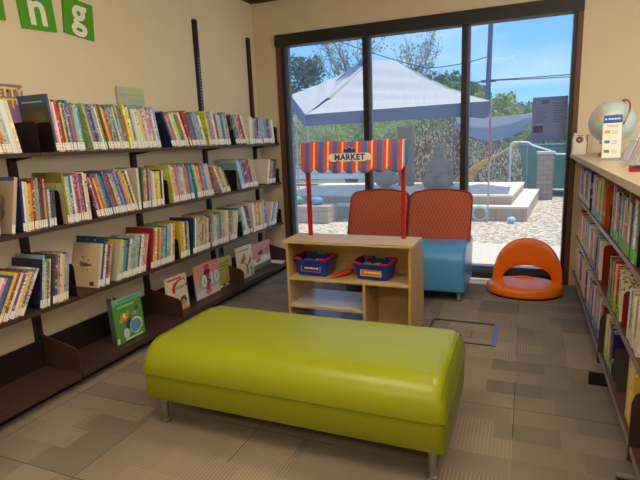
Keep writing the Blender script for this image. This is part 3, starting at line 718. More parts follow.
# ------------------------------------------------------------------ green bench
lime = mat('lime_green_vinyl', rgb(150, 158, 8), 0.36, var=.04, scale=4, spec=.5)
lime2 = mat('lime_green_vinyl_band', rgb(128, 134, 2), 0.42, var=.04, scale=4, spec=.5)
metal = mat('brushed_steel', rgb(176, 174, 168), 0.3, .9)
t = thing('bench_ottoman', 'long lime green vinyl bench on short metal legs on the carpet', 'bench', (-.97, 2.07, 0))
BX0, BX1 = -1.695, -.243
def benchprof(y0, y1, z0, z1, r, n=8):
    p = [(y0 + .004, z0), (y1 - .004, z0)]
    for k in range(n + 1):
        a = PI / 2 * k / n; p.append((y1 - r + r * math.cos(a) + .0, z1 - r + r * math.sin(a)))
    for k in range(n + 1):
        a = PI / 2 + PI / 2 * k / n; p.append((y0 + r + r * math.cos(a), z1 - r + r * math.sin(a)))
    return p
def bench_shell(u, v):
    return None
def rounded_bar(x0, x1, prof, er, n=6, topround=False):
    """profile swept along x, shrinking at both ends so that the ends are softly rounded"""
    cy = sum(p[0] for p in prof) / len(prof); cz = (min(p[1] for p in prof) + max(p[1] for p in prof)) / 2
    hy = (max(p[0] for p in prof) - min(p[0] for p in prof)) / 2; hz = (max(p[1] for p in prof) - min(p[1] for p in prof)) / 2
    st = []; xm = (x0 + x1) / 2
    for k in range(n + 1):
        a = PI / 2 * k / n; st.append((x0 + er * (1 - math.sin(a)), er * (1 - math.cos(a)))) 
    st = [(x0 + er * (1 - math.sin(PI / 2 * (1 - k / n))) if False else x0 + er * (1 - math.cos(PI / 2 * k / n)), er * (1 - math.sin(PI / 2 * k / n))) for k in range(n + 1)]
    st = st + [(x0 + (x1 - x0) * q, 0) for q in (.25, .5, .75)] + [(x1 + x0 - x, s) for x, s in st[::-1]]
    g = G(); rings = []
    zb = min(p[1] for p in prof)
    for x, s in st:
        ring = []
        for y, z in prof:
            kz = (z - zb) / (2 * hz); sy_ = s * (.25 + .75 * kz) if topround else s
            fy = 1 - sy_ / hy; fz = 1 - s / (2 * hz) * (kz if topround else 1)
            xx = x
            if topround: xx = xm + (x - xm) * (1 - .012 * kz)
            ring.append(g.bm.verts.new((xx, cy + (y - cy) * fy, zb + (z - zb) * fz)))
        rings.append(ring)
    for A, B in zip(rings, rings[1:]):
        for k in range(len(A)): g.bm.faces.new((A[k], A[(k + 1) % len(A)], B[(k + 1) % len(A)], B[k]))
    g.bm.faces.new(rings[0][::-1]); g.bm.faces.new(rings[-1]); return g
up = benchprof(1.733, 2.432, .290, .444, .125)
rounded_bar(BX0, BX1, up, .060, topround=True).build('cushion', lime, t, True)
lo = [(1.748, .284), (1.744, .275), (1.744, .19), (1.755, .155), (1.785, .14), (2.380, .14), (2.410, .155), (2.420, .19), (2.420, .275), (2.416, .284)]
o = rounded_bar(BX0 + .003, BX1 - .003, lo[::-1], .022); 
o.build('base_band', lime2, t, True)
for x in (BX0 + .022, BX1 - .022):
    pp = [(x, 2.0825 + (y - 2.0825) * .955, .29 + (z - .29) * .915) for y, z in up[2:]]
    G().tube([(x, 1.740, .295)] + pp[::-1] + [(x, 2.424, .295)], .0035, 6).build('piping', lime2, t, True)
for x in (-1.64, -.305):
    for y in (1.82, 2.33):
        G().lathe([(.020, .142), (.0195, .13), (.0135, .022), (.013, .012), (.021, .009), (.022, 0.0)], (x, y, 0), 16).build('leg', metal, t, True)

# ------------------------------------------------------------------ market stand
birch = wood('birch_plywood', rgb(216, 190, 138), rgb(200, 168, 114), .4)
birch_v = wood('birch_plywood_upright', rgb(206, 172, 116), rgb(188, 150, 96), .42, 'z')
birch_w = wood('pale_laminate', rgb(206, 200, 190), rgb(190, 182, 172), .3)
ms = thing('market_stand', 'childrens play market stand of birch wood with a striped awning', 'play stand', (-1.115, 3.3, 0))
X0, X1 = -1.567, -.666
G().box((X0 - .018, 3.10, .662), (X1 + .018, 3.395, .682)).bevel(.005).build('countertop', birch, ms)
for a, b in ((X0, X0 + .018), (X1 - .018, X1)):
    G().prism([(a, 3.118, 0), (a, 3.118, .661), (a, 3.375, .661), (a, 3.56, .53), (a, 3.56, 0)], (.018, 0, 0)).bevel(.002).build('side_panel', birch_v, ms)
G().box((X0 + .018, 3.115, .392), (X1 - .018, 3.41, .41)).bevel(.002).build('shelf', birch, ms)
G().box((X0 + .018, 3.395, .41), (X1 - .018, 3.41, .661)).build('back_panel', birch, ms)
G().box((X0 + .018, 3.12, .188), (-1.0, 3.52, .206)).bevel(.002).build('lower_shelf', birch_w, ms)
G().box((X0 + .018, 3.111, .188), (-1.0, 3.1195, .206)).build('shelf_edge', birch, ms)
G().box((-1.0, 3.118, 0), (-.982, 3.50, .391)).build('divider', birch_v, ms)
G().box((-.982, 3.44, 0), (X1 - .018, 3.455, .391)).build('cupboard_back', birch, ms)
G().box((X0 + .018, 3.12, .03), (-1.0, 3.52, .046)).build('bottom_shelf', birch_w, ms)
g = G()
for x, z, r in ((-1.175, .60, .008), (-1.215, .575, .004), (-1.14, .575, .004), (-1.125, .56, .003), (-1.33, .56, .003)):
    g.lathe([(r, 0), (r, .001)], (x, 3.3935, z), 8, M=Matrix.Rotation(PI / 2, 4, 'X'))
g.build('screw_mark', cm(96, 30, 26), ms)
redp = mat('red_painted_wood', rgb(178, 20, 26), .35)
for x in (-1.46, -.762):
    G().box((x - .013, 3.318, .682), (x + .013, 3.344, 1.335)).bevel(.003).build('pole', redp, ms)
# awning
NS = 7; AX0, AX1 = -1.468, -.737; sc = (AX1 - AX0) / NS
cl = [thin_cloth('awning_red', rgb(240, 92, 62), .2), thin_cloth('awning_blue', rgb(90, 128, 212), .2), thin_cloth('awning_cream', rgb(252, 238, 200), .25)]
PR = [0] * 5 + [1] * 7 + [0] * 5 + [2] * 2
NU = len(PR) * NS
def awn(u, v):
    ph = (u * NS) % 1.0 if u < 1 else 1.0
    x = AX0 + (AX1 - AX0) * u
    bot = 1.178 - .036 * (max(0.0, 1 - abs(2 * ph - 1) ** 2.6)) ** .7
    if v < .3:
        k = v / .3; y = 3.352 - .10 * k; z = 1.346 + .012 * math.sin(PI * k / 2) - .004
    else:
        k = (v - .3) / .7; y = 3.25 - .025 * k + .006 * math.sin(u * 2 * PI * NS + .7) * k; z = 1.352 + (bot - 1.352) * k
    return Vector((x, y, z + .004 * math.sin(u * 9)))
aw = G().grid(awn, NU, 14, lambda i, j: PR[i % len(PR)]); 
aw = aw.build('awning', cl, ms, True)
aw.modifiers.new('thick', 'SOLIDIFY').thickness = .002
for x in (AX0, AX1):
    s = -1 if x == AX0 else 1
    g = G(); g.prism([(x, 3.236, 1.185), (x, 3.25, 1.347), (x, 3.352, 1.344), (x, 3.362, 1.20)], (s * .003, 0, 0)); o = g.build('side_flap', cl[1], aw)
    G().prism([(x + s * .0032, 3.232, 1.180), (x + s * .0032, 3.246, 1.349), (x + s * .0032, 3.250, 1.349), (x + s * .0032, 3.238, 1.180)], (s * .001, 0, 0)).build('trim_piping', cl[2], aw)
# sign badge on the awning
bc = (-1.107, 3.232, 1.247)
pts = [];
for k in range(20):
    a = 2 * PI * k / 20; sx = .122 if math.cos(a) > 0 else -.122
    pts.append((bc[0] + sx + .030 * math.cos(a), 3.236, bc[2] + .028 * math.sin(a)))
bd = G().prism(pts, (0, -.004, 0)).build('sign_badge', cm(244, 230, 192), aw)
txt_navy = cm(30, 62, 140)
text('sign_lettering', 'MARKET', .053, frame((bc[0], 3.2312, bc[2]), (1, 0, 0), (0, 0, 1)), txt_navy, ms, bold=.0022, spacing=1.12)
g = G()
cx, cz = bc[0] + .0, bc[2] + .047
g.prism([(cx - .036, 3.235, cz - .012), (cx + .036, 3.235, cz - .012), (cx + .042, 3.235, cz + .012), (cx + .02, 3.235, cz + .004), (cx, 3.235, cz + .02), (cx - .02, 3.235, cz + .004), (cx - .042, 3.235, cz + .012)], (0, -.003, 0))
g.build('sign_crown', txt_navy, ms)
g = G(); 
for k in range(5): g.ball((cx - .04 + .02 * k, 3.229, cz + (.014, .012, .022, .012, .014)[k]), .0045, 8, 5)
g.build('crown_beads', cm(226, 200, 150), ms)

# baskets on the stand shelf
bluep = mat('blue_plastic', rgb(26, 62, 168), .32); redpl = mat('red_plastic', rgb(206, 34, 34), .32)
def basket(cx, cy, z, w, d, h, yaw, label, plate, fill):
    t = thing('toy_basket', label, 'basket', (cx, cy, z), (0, 0, yaw), 'toy baskets')
    def ring(k, zz): 
        hw = w / 2 * k; hd = d / 2 * k; r = .02; P = []
        for sx, sy, a0 in ((1, 1, 0), (-1, 1, 90), (-1, -1, 180), (1, -1, 270)):
            for q in range(4):
                a = math.radians(a0 + q * 30); P.append(Vector((sx * (hw - r) + r * math.cos(a), sy * (hd - r) + r * math.sin(a), zz)))
        return P
    g = G(); R = [ring(.84, .0), ring(.86, .004), ring(1.0, h), ring(1.06, h), ring(1.06, h - .012), ring(1.02, h - .012)]
    R2 = [ring(.97, h), ring(.83, .006)]
    vs = [[g.bm.verts.new(p) for p in r] for r in R]
    for A, B in zip(vs, vs[1:]):
        for k in range(len(A)): g.bm.faces.new((A[k], A[(k + 1) % len(A)], B[(k + 1) % len(A)], B[k]))
    g.bm.faces.new(vs[0][::-1])
    v2 = [[g.bm.verts.new(p) for p in r] for r in R2]
    for k in range(len(v2[0])):
        n = (k + 1) % len(v2[0])
        g.bm.faces.new((v2[0][k], v2[0][n], v2[1][n], v2[1][k])); g.bm.faces.new((vs[2][k], vs[2][n], v2[0][n], v2[0][k]))
    g.bm.faces.new(v2[1])
    o = g.build('tub', bluep, None, True, fix=True); o.parent = t
    for sx in (-1, 1):
        x = sx * (w / 2 * 1.03)
        pts = [(x * .50, -d * .52, h + .004), (x * .94, -d * .52, h + .008), (x * 1.0, -d * .3, h + .012), (x * 1.0, d * .3, h + .012), (x * .94, d * .52, h + .008), (x * .50, d * .52, h + .006)]
        o = G().tube(pts, .0085, 8).build('handle', redpl, None, True); o.parent = t
    for k in range(2):
        g = G().tube([((-.05 + .1 * k) * 1, d * .5, h - .01), ((-.05 + .1 * k), d * .52, h + .014)], .012, 8)
        o = g.build('hinge', bluep, None, True); o.parent = t
    M = Matrix.Translation((0, -d / 2 * .935, h * .48)) @ Matrix.Rotation(PI / 2 - .10, 4, 'X')
    g = G(); g.box((-w * .30, -.026, 0), (w * .30, .026, .003), M); o = g.build('label_plate', plate[0], None); o.parent = t
    g = G(); g.box((-w * .27, -.020, .003), (w * .27, .020, .0036), M); q = g.build('label_panel', plate[1], None); q.parent = o
    g = G()
    x = -w * .19
    for k in range(7):
        ww = random.uniform(.008, .02); g.box((x, -.006, .0037), (x + ww, .007, .0042), M); x += ww + .004
        if x > w * .2: break
    q = g.build('label_print', plate[2], None); q.parent = o
    for k, (fx, fy, fr, fc) in enumerate(fill):
        g = G(); g.ball((fx, fy, h * .72), (fr * 1.4, fr, fr * .8), 10, 7)
        q = g.build('play_food', fc, None, True); q.matrix_world = Matrix.Translation((cx, cy, z)) @ Matrix.Rotation(yaw, 4, 'Z')
        q.location = (cx, cy, z); q.rotation_euler = (0, 0, yaw)
        tag(q, '%s toy food piece lying in the %s basket, %s' % (('tan', 'pale', 'yellow brown')[k % 3], 'left' if cx < -1.2 else 'right', ('left side', 'middle', 'right side')[k % 3]), 'toy food', 'toy food in the baskets')
basket(-1.398, 3.262, .4105, .262, .185, .122, -.06, 'left blue plastic basket with red handles and a purple label', (cm(150, 140, 196), cm(58, 42, 98), cm(226, 222, 230)),
       [(-.06, .0, .030, cm(176, 140, 96)), (.02, .0, .030, cm(206, 190, 160)), (.08, -.0, .022, cm(190, 150, 60))])
basket(-.948, 3.262, .4105, .258, .185, .112, -.09, 'right blue plastic basket with red handles and an orange label', (cm(214, 176, 96), cm(206, 120, 44), cm(244, 220, 170)),
       [(-.06, .0, .030, cm(196, 156, 84)), (.02, .0, .032, cm(208, 168, 90)), (.08, -.0, .024, cm(170, 120, 60))])
t = thing('toy_carrot', 'orange toy carrot lying between the two blue baskets', 'toy', (-1.2, 3.2, .4105))
a, b = Vector((-1.232, 3.135, .424)), Vector((-1.135, 3.30, .438))
G().tube([a, a.lerp(b, .12), a.lerp(b, .5), a.lerp(b, .85), b], [.004, .012, .019, .024, .016], 10).build('root', mat('orange_red_plastic', rgb(206, 64, 26), .4), t, True)
G().tube([b, b + (b - a).normalized() * .02], [.010, .006], 8).build('stalk', cm(60, 110, 50), t, True)

# ------------------------------------------------------------------ two lounge chairs
vinyl_b = mat('blue_vinyl', rgb(84, 162, 222), .30, var=.03, scale=4, spec=.55); fab = patterned_fabric()
def lounge(x0, x1, label):
    t = thing('lounge_chair', label, 'lounge chair', ((x0 + x1) / 2, 4.4, 0), group='armless lounge chairs by the window')
    p = [(4.055, .10), (4.045, .14), (4.045, .30)]
    for k in range(1, 8):
        a = PI - (PI / 2) * k / 8; p.append((4.045 + .15 + .15 * math.cos(a), .335 + .135 * math.sin(a)))
    p += [(4.205, .472), (4.38, .474), (4.52, .474), (4.72, .46), (4.74, .44), (4.74, .10), (4.70, .08), (4.09, .08)]
    rounded_bar(x0, x1, p[::-1], .03).build('seat', vinyl_b, t, True)
    # back: tilted slab with rounded shoulders, slightly wider at the top
    xc = (x0 + x1) / 2; hw = (x1 - x0) / 2
    outl = []
    W = lambda z: hw + .002 + .003 * (z - .455) / .43
    for z in (.456, .55, .65, .75, .79): outl.append((xc + W(z), z))
    for k in range(1, 7):
        a = PI / 2 * k / 6; outl.append((xc + W(.84) - .070 + .070 * math.cos(a), .803 + .070 * math.sin(a)))
    for k in (.6, .3, 0, -.3, -.6): outl.append((xc + k * (hw - .05), .876 + .016 * (1 - k * k)))
    for k in range(0, 6):
        a = PI / 2 + PI / 2 * k / 6; outl.append((xc - W(.84) + .070 + .070 * math.cos(a), .803 + .070 * math.sin(a)))
    for z in (.79, .75, .65, .55, .456): outl.append((xc - W(z), z))
    g = G(); fr = []; bk = []
    def yy(z): return 4.37 + .19 * (z - .456) / .44
    lay = [(0, .020, .93), (.012, .0, 1.0), (.10, .0, 1.0), (.12, .012, .96)]
    rings = []
    for dy, ins, k in lay:
        rings.append([g.bm.verts.new((xc + (x - xc) * (1 - ins / hw), yy(z) + dy, .456 + (z - .456) * (1 - ins / .44))) for x, z in outl])
    n = len(outl)
    for A, B in zip(rings, rings[1:]):
        for q in range(n): g.bm.faces.new((A[q], A[(q + 1) % n], B[(q + 1) % n], B[q]))
    g.bm.faces.new(rings[0]); g.bm.faces.new(rings[-1][::-1])
    o = g.build('backrest', fab, t, False)
    pp = [(xc + (x - xc) * 1.0, yy(z) + .008, z) for x, z in outl]
    G().tube(pp, .005, 6).build('piping', mat('dark_rust_piping', rgb(120, 36, 28), .7), t, True)
    for x in (x0 + .05, x1 - .05):
        for y in (4.14, 4.66): G().lathe([(.02, .082), (.02, .02), (.024, .015), (.024, 0)], (x, y, 0), 14).build('leg', metal, t, True)
lounge(-1.541, -.994, 'left blue vinyl lounge chair with rust patterned back, behind the market stand')
lounge(-.974, -.430, 'right blue vinyl lounge chair with rust patterned back, beside the orange seat')

# ------------------------------------------------------------------ orange floor seat
orange = mat('orange_vinyl', rgb(252, 128, 20), .34, var=.03, scale=4, spec=.5)
oc = (.022, 4.50); OR = .312
t = thing('floor_chair', 'round bright orange floor seat with curved back on the carpet', 'floor seat', (oc[0], oc[1], 0))
def ell(g, prof, c, sy=.80): g.lathe(prof, (0, 0, 0), 40, M=Matrix.Diagonal((1, sy, 1, 1)))
g = G(); ell(g, [(OR * .3, .014), (OR * .92, .014), (OR * .985, .026), (OR, .05), (OR * .985, .072), (OR * .94, .086), (OR * .8, .090), (OR * .4, .086), (.01, .084)], oc)
g.bm.transform(Matrix.Translation((oc[0], oc[1] , 0))); g.build('seat_cushion', orange, t, True)
g = G(); ell(g, [(OR * .9, 0), (OR * .9, .013)], oc); g.bm.transform(Matrix.Translation((oc[0], oc[1], 0))); g.build('base', cm(24, 22, 24), t, True)
# back: arch swept from left to right, wraps round the rear of the seat
def arch(rx, h, z0, u, cx):        # u 0..1 from left foot over the top to the right foot
    a = PI * (1 - u); return cx + rx * (abs(math.cos(a)) ** .92) * (1 if math.cos(a) > 0 else -1), z0 + h * (math.sin(a) ** .80 if math.sin(a) > 0 else 0)
def backpt(u, v, side):
    xo, zo = arch(.283, .372, .075, u, oc[0] + .022); xi, zi = arch(.200, .125, .078, u, oc[0] + .022)
    # v across the band from inner to outer edge
    x = xi + (xo - xi) * v; z = zi + (zo - zi) * v
    dx = (x - oc[0] - .022) / .30
    y = oc[1] + .02 + .15 * math.sqrt(max(0.0, 1 - min(1, dx * dx) * .92)) + .10 * (z - .08)
    th = .030 * (1 - abs(2 * v - 1) ** 4 * .75)
    return Vector((x, y + side * th, z))
g = G()
NUU, NVV = 40, 10
F = [[g.bm.verts.new(backpt(i / NUU, j / NVV, -1)) for j in range(NVV + 1)] for i in range(NUU + 1)]
Bk = [[g.bm.verts.new(backpt(i / NUU, j / NVV, 1)) for j in range(NVV + 1)] for i in range(NUU + 1)]
for i in range(NUU):
    for j in range(NVV):
        g.bm.faces.new((F[i][j], F[i + 1][j], F[i + 1][j + 1], F[i][j + 1])); g.bm.faces.new((Bk[i][j], Bk[i][j + 1], Bk[i + 1][j + 1], Bk[i + 1][j]))
    g.bm.faces.new((F[i][0], Bk[i][0], Bk[i + 1][0], F[i + 1][0])); g.bm.faces.new((F[i][NVV], F[i + 1][NVV], Bk[i + 1][NVV], Bk[i][NVV]))
for i in (0, NUU):
    for j in range(NVV): g.bm.faces.new((F[i][j], F[i][j + 1], Bk[i][j + 1], Bk[i][j]))
g.build('backrest', mat('orange_vinyl_back', rgb(250, 118, 14), .38, var=.03, scale=4), t, True)
G().tube([(oc[0] - .09, oc[1] + .165, .087), (oc[0] - .03, oc[1] + .178, .098), (oc[0] + .03, oc[1] + .178, .098), (oc[0] + .09, oc[1] + .165, .087)], .008, 8).build('seat_fold', orange, t, True)

# ------------------------------------------------------------------ floor access cover
t = thing('floor_access_cover', 'rectangular carpeted floor access cover with dark metal rim, behind the green bench', 'floor cover', (-.37, 3.44, 0))
rim = cm(44, 42, 48, .4)
g = G().box((-.605, 3.635, .0005), (-.155, 3.650, .006)); g.box((-.605, 3.240, .0005), (-.155, 3.252, .006)); g.box((-.61, 3.240, .0005), (-.595, 3.65, .006)); g.build('rim', rim, t)
G().box((-.165, 3.236, .0005), (-.140, 3.655, .009)).bevel(.002).build('hinge_strip', mat('blue_grey_metal', rgb(104, 118, 150), .35, .5), t)

# ------------------------------------------------------------------ right-hand bookcase
top_m = mat('beige_laminate_top', rgb(186, 168, 140), .32, var=.03, scale=30)
bc_ = thing('low_bookcase', 'low brown steel bookcase with a beige laminate top along the right', 'bookcase', (.66, 3.3, 0))
G().box((.346, 1.2, 1.143), (1.0, 4.80, 1.176)).bevel(.004).build('countertop', top_m, bc_)
G().box((.346 - .0008, 1.2, 1.147), (.3458, 4.80, 1.172)).build('edge_band', cm(198, 180, 150), bc_)
bsteel = mat('warm_brown_steel', rgb(92, 66, 54), .4); edge = mat('worn_steel_edge', rgb(150, 138, 128), .35, .3)
UR = [1.12, 2.035, 2.95, 3.85, 4.76]
for a, b in zip(UR, UR[1:]):
    for z in (.805, .475):
        G().box((.425, a + .004, z - .018), (.70, b - .004, z)).build('shelf_board', bsteel, bc_)
        G().box((.4195, a + .004, z - .020), (.425, b - .004, z + .001)).build('shelf_lip', edge, bc_)
    G().box((.415, a + .004, .142), (.70, b - .004, .16)).build('base_shelf', bsteel, bc_)
    G().box((.4095, a + .004, .138), (.415, b - .004, .161)).build('shelf_lip', edge, bc_)
    G().box((.70, a + .004, .16), (.712, b - .004, 1.143)).build('back_panel', steel, bc_)
    G().box((.50, a + .004, 0), (.51, b - .004, .138)).build('kick_plate', cm(26, 20, 20), bc_)
for y in UR:
    G().box((.66, y - .02, 0), (.72, y + .02, 1.143)).build('upright', steel2, bc_)
    if y > 3.2: continue
    g = G().box((.362, y - .085, 0), (.66, y - .065, .075)); g.build('foot', steel2, bc_)
    G().box((.362, y - .088, .075), (.66, y - .062, .081)).build('foot_cap', edge, bc_)
    pts = [(.66, 0, .02), (.405, 0, .10), (.405, 0, .34), (.415, 0, .375), (.44, 0, .395), (.66, 0, .42)]
    G().prism([(x, y - .003, z) for x, _, z in pts], (0, .006, 0)).build('base_bracket', steel, bc_)
    g = G()
    for z in (.805, .475): g.prism([(.66, y - .0025, z - .06), (.43, y - .0025, z - .035), (.43, y - .0025, z - .021), (.66, y - .0025, z - .021)], (0, .005, 0))
    g.build('shelf_bracket', steel2, bc_)
    pass

be = [(.43, 3.04, .806, .17, .14, steel2, 'black bookend left of the nearest top run, right bookcase'),
      (.435, 3.26, .806, .24, .14, mat('orange_painted_steel', rgb(206, 84, 34), .4), 'orange curved bookend on the top shelf, right bookcase'),
      (.43, 3.18, .476, .24, .14, mat('dark_red_steel', rgb(140, 20, 32), .4), 'dark red bookend on the middle shelf left of the nearest run, right bookcase'),
      (.43, 2.50, .476, .17, .15, MATS['dark_red_steel'], 'dark red bookend right of the nearest middle run, right bookcase'),
      (.43, 2.60, .161, .17, .14, mat('grey_brown_steel', rgb(78, 72, 62), .45), 'grey brown bookend at the nearest run, base shelf, right bookcase'),
      (.43, 2.50, .161, .12, .15, MATS['grey_brown_steel'], 'grey brown bookend alone on the base shelf, right bookcase')]
for x, y, z, h, w, m, lab in be: bookend(x, y, z, h, w, lab, m, None, side=-1)

# ------------------------------------------------------------------ things on the counter
CT = 1.1765
# box dispenser
t = thing('card_box', 'white box with curved top and a small drawing, on the far counter end', 'box', (.40, 4.62, CT))
pts = [(.345, 4.57, CT), (.445, 4.57, CT), (.445, 4.57, CT + .10)]
pts += [(.345 + .10 * math.cos(a), 4.57, CT + .08 + .09 * math.sin(a)) for a in (.3, .7, 1.1, 1.45)] + [(.347, 4.57, CT + .12)]
G().prism(pts, (0, .12, 0)).build('body', cm(230, 220, 200), t)
g = G(); 
for k in range(7):
    a = 2 * PI * k / 7; g.lathe([(.011, 0), (.011, .0008)], (.392 + .017 * math.cos(a), 4.5694, CT + .115 + .017 * math.sin(a)), 8, M=Matrix.Rotation(PI / 2, 4, 'X'))
g.box((.362, 4.5685, CT + .145), (.42, 4.569, CT + .150)); g.build('drawing', cm(130, 84, 74), t)
G().box((.451, 4.57, CT), (.487, 4.69, CT + .155)).build('side_pocket', cm(196, 178, 146), t)
# globe
t = thing('globe', 'pale blue world globe on a wooden base, on the counter behind the placard', 'globe', (.548, 4.1, CT))
gc = Vector((.548, 4.1, 1.415)); gr = .147
m = bpy.data.materials.new('globe_map'); m.use_nodes = True; q = NT(m); p = q.obj()
n = q.noise(p, 6.5, 5); land = q.m('GREATER_THAN', n, .535); n2 = q.noise(p, 11, 2)
lc = q.mix(q.m('GREATER_THAN', n2, .52), rgb(214, 186, 176), rgb(196, 204, 180))
q.L.new(q.mix(land, rgb(190, 210, 206), lc), q.N['Principled BSDF'].inputs['Base Color']); q.N['Principled BSDF'].inputs['Roughness'].default_value = .3
G().ball(gc, gr, 32, 20).build('sphere', m, t, True)
ax = Vector((math.sin(.42), 0, math.cos(.42))); side = Vector((.36, -.93, 0)).normalized()
brass = mat('antique_brass', rgb(150, 112, 62), .35, .6)
pts = [gc + (ax * math.cos(a) + side * math.sin(a)) * (gr + .012) for a in [PI * k / 24 for k in range(25)]]
G().tube(pts, .006, 8).build('meridian_arm', brass, t, True)
G().ball(gc + ax * (gr + .004), .012, 10, 6).build('pole_pin', brass, t, True)
G().lathe([(.075, 0), (.075, .02), (.06, .03), (.055, .055), (.035, .07), (.02, .10)], (.548, 4.1, CT), 24).build('base', mat('walnut_base', rgb(150, 112, 72), .4), t, True)
# placard
t = thing('placard', 'white information placard with blue header in a clear stand on the counter', 'placard', (.484, 3.56, CT))
R = Matrix.Translation((.484, 3.56, CT)) @ Matrix.Diagonal((.96, 1, 1.13, 1)) @ Matrix.Rotation(-.14, 4, 'X') @ Matrix.Rotation(-.12, 4, 'Z')
clear = bpy.data.materials.new('clear_acrylic'); clear.use_nodes = True; q = NT(clear)
tr = q.N.new('ShaderNodeBsdfTransparent'); tr.inputs['Color'].default_value = (.93, .95, .96, 1)
mx = q.N.new('ShaderNodeMixShader'); mx.inputs[0].default_value = .28
q.N['Principled BSDF'].inputs['Roughness'].default_value = .1; q.N['Principled BSDF'].inputs['Base Color'].default_value = rgb(214, 216, 218)
q.L.new(tr.outputs[0], mx.inputs[1]); q.L.new(q.N['Principled BSDF'].outputs[0], mx.inputs[2]); q.L.new(mx.outputs[0], q.N['Material Output'].inputs['Surface'])
G().box((-.056, -.004, .0), (.056, .004, .246), R).build('acrylic_stand', clear, t)
G().box((-.056, -.05, .0), (.056, .03, .003), Matrix.Translation((.484, 3.56, CT))).build('acrylic_foot', clear, t)
pp = G().box((-.052, -.0055, .012), (.052, -.0045, .242), R).build('sheet', cm(238, 234, 222), t)
G().box((-.052, -.0062, .200), (.052, -.0056, .242), R).build('header_band', cm(44, 92, 164), pp)
g = G(); g.ball(R @ Vector((-.038, -.007, .221)), .006, 8, 5)
for k in range(8): g.box((-.024 + k * .0085, -.0068, .217 + .001 * (k % 2)), (-.018 + k * .0085, -.0063, .226), R)
g.build('header_print', cm(236, 240, 244), pp)
for zz, c in ((.152, (206, 164, 40)), (.098, (54, 120, 186)), (.047, (60, 132, 66))):
    G().box((-.042, -.0062, zz - .007), (-.012, -.0056, zz + .009), R).build('coloured_block', cm(*c), pp)
g = G()
for zz in (.186, .179, .157, .149, .142, .104, .096, .088, .053, .045, .037):
    g.box((-.002 if zz < .17 else -.03, -.0062, zz), (.03 if zz < .17 else .034, -.0056, zz + .0022), R)
g.build('small_print', cm(150, 148, 146), pp)
# brochure holders
def holder(x, y, w, h, lab, cols):
    t = thing('brochure_holder', lab, 'brochure holder', (x, y, CT), group='clear brochure holders on the counter')
    R = Matrix.Translation((x, y, CT + .008)) @ Matrix.Rotation(.12, 4, 'Z') @ Matrix.Rotation(.32, 4, 'Y')
    G().box((-.02, -w / 2, .012), (.014, w / 2, h * .55), R).build('pocket', clear, t)
    G().box((.016, -w / 2, .0), (.020, w / 2, h), R).build('back_plate', clear, t)
    G().prism([(x - .01, y - w / 2, CT), (x + .11, y - w / 2, CT), (x + .06, y - w / 2, CT + .12)], (0, .004, 0)).build('side_brace', clear, t)
    for k, c in enumerate(cols):
        G().box((-.014 + .006 * k, -w / 2 + .004, .016), (-.010 + .006 * k, w / 2 - .004, h * .98 + .006 * k), R).build('brochure', cm(*c), t)
holder(.475, 2.98, .11, .22, 'clear holder of pale brochures beside the placard', [(230, 226, 218), (196, 120, 104), (232, 228, 220), (214, 208, 198)])
holder(.515, 2.74, .12, .26, 'clear holder of white brochures at the right edge of the counter', [(232, 230, 226), (120, 76, 74), (226, 224, 220), (210, 206, 200)])
t = thing('stapler', 'small red and dark blue item lying at the counter edge', 'stapler', (.46, 2.56, CT))
G().box((.425, 2.535, CT), (.56, 2.585, CT + .012)).bevel(.003).build('base', cm(190, 28, 48), t)
G().box((.435, 2.54, CT + .0125), (.56, 2.58, CT + .026)).bevel(.004).build('cap', cm(44, 60, 84), t)
G().box((.425, 2.535, CT + .0125), (.434, 2.585, CT + .026)).bevel(.002).build('end', cm(190, 28, 48), t)

# ------------------------------------------------------------------ outside
rnd = random.Random(11)
struct('patio_strip', G().box((-6, BY + .13, -.12), (8, 6.58, -.004)), mat('pale_concrete', rgb(208, 196, 174), .9, var=.06, scale=8))
struct('gravel_bed', G().box((-9, 6.58, -.12), (9, 15.5, -.012)), gravel('beige_gravel', rgb(140, 126, 102), rgb(232, 214, 180), 22))
struct('ground', G().box((-90, 15.5, -.2), (90, 130, -.05)), mat('dry_earth', rgb(112, 112, 78), .95, var=.25, scale=.6))
# hills
g = G()
def hill(u, v):
    x = -120 + 240 * u; y = 130 + 60 * v
    z = (11.6 + 2.2 * math.sin(u * 9 + .5) + 1.4 * math.sin(u * 23)) * math.sin(PI / 2 * min(1, v * 1.4)) - .2
    return Vector((x, y, z))
g.grid(hill, 60, 8); o = g.build('hills', mat('hillside', rgb(168, 152, 128), .95, var=.35, scale=.09), None, True); o['kind'] = 'structure'

# raised planter of two block steps
conc = bricky('grey_block_wall', rgb(176, 156, 128), rgb(186, 166, 140), rgb(150, 134, 112), .4, (.4, .2))
slab = mat('pale_coping', rgb(226, 212, 186), .85, var=.05)
t = thing('raised_planter', 'two step grey block planter with pale coping on the gravel outside', 'planter', (-2.0, 9, -.01))
G().prism([(-4.6, 8.42, -.012), (.045, 8.42, -.012), (.27, 11.3, -.012), (-4.6, 11.3, -.012)], (0, 0, .20)).build('lower_wall', conc, t)
G().prism([(-4.6, 8.40, .188), (.05, 8.40, .188), (.28, 11.32, .188), (-4.6, 11.32, .188)], (0, 0, .035)).build('lower_coping', slab, t)
G().prism([(-4.4, 8.66, .2231), (-.19, 8.66, .2231), (-.02, 11.1, .2231), (-4.4, 11.1, .2231)], (0, 0, .125)).build('upper_wall', conc, t)
G().prism([(-4.42, 8.64, .348), (-.185, 8.64, .348), (-.01, 11.12, .348), (-4.42, 11.12, .348)], (0, 0, .03)).build('upper_coping', slab, t)
t = thing('tarp_heap', 'slack grey tarp lying on the raised planter', 'tarp', (-1.0, 9.4, .38))
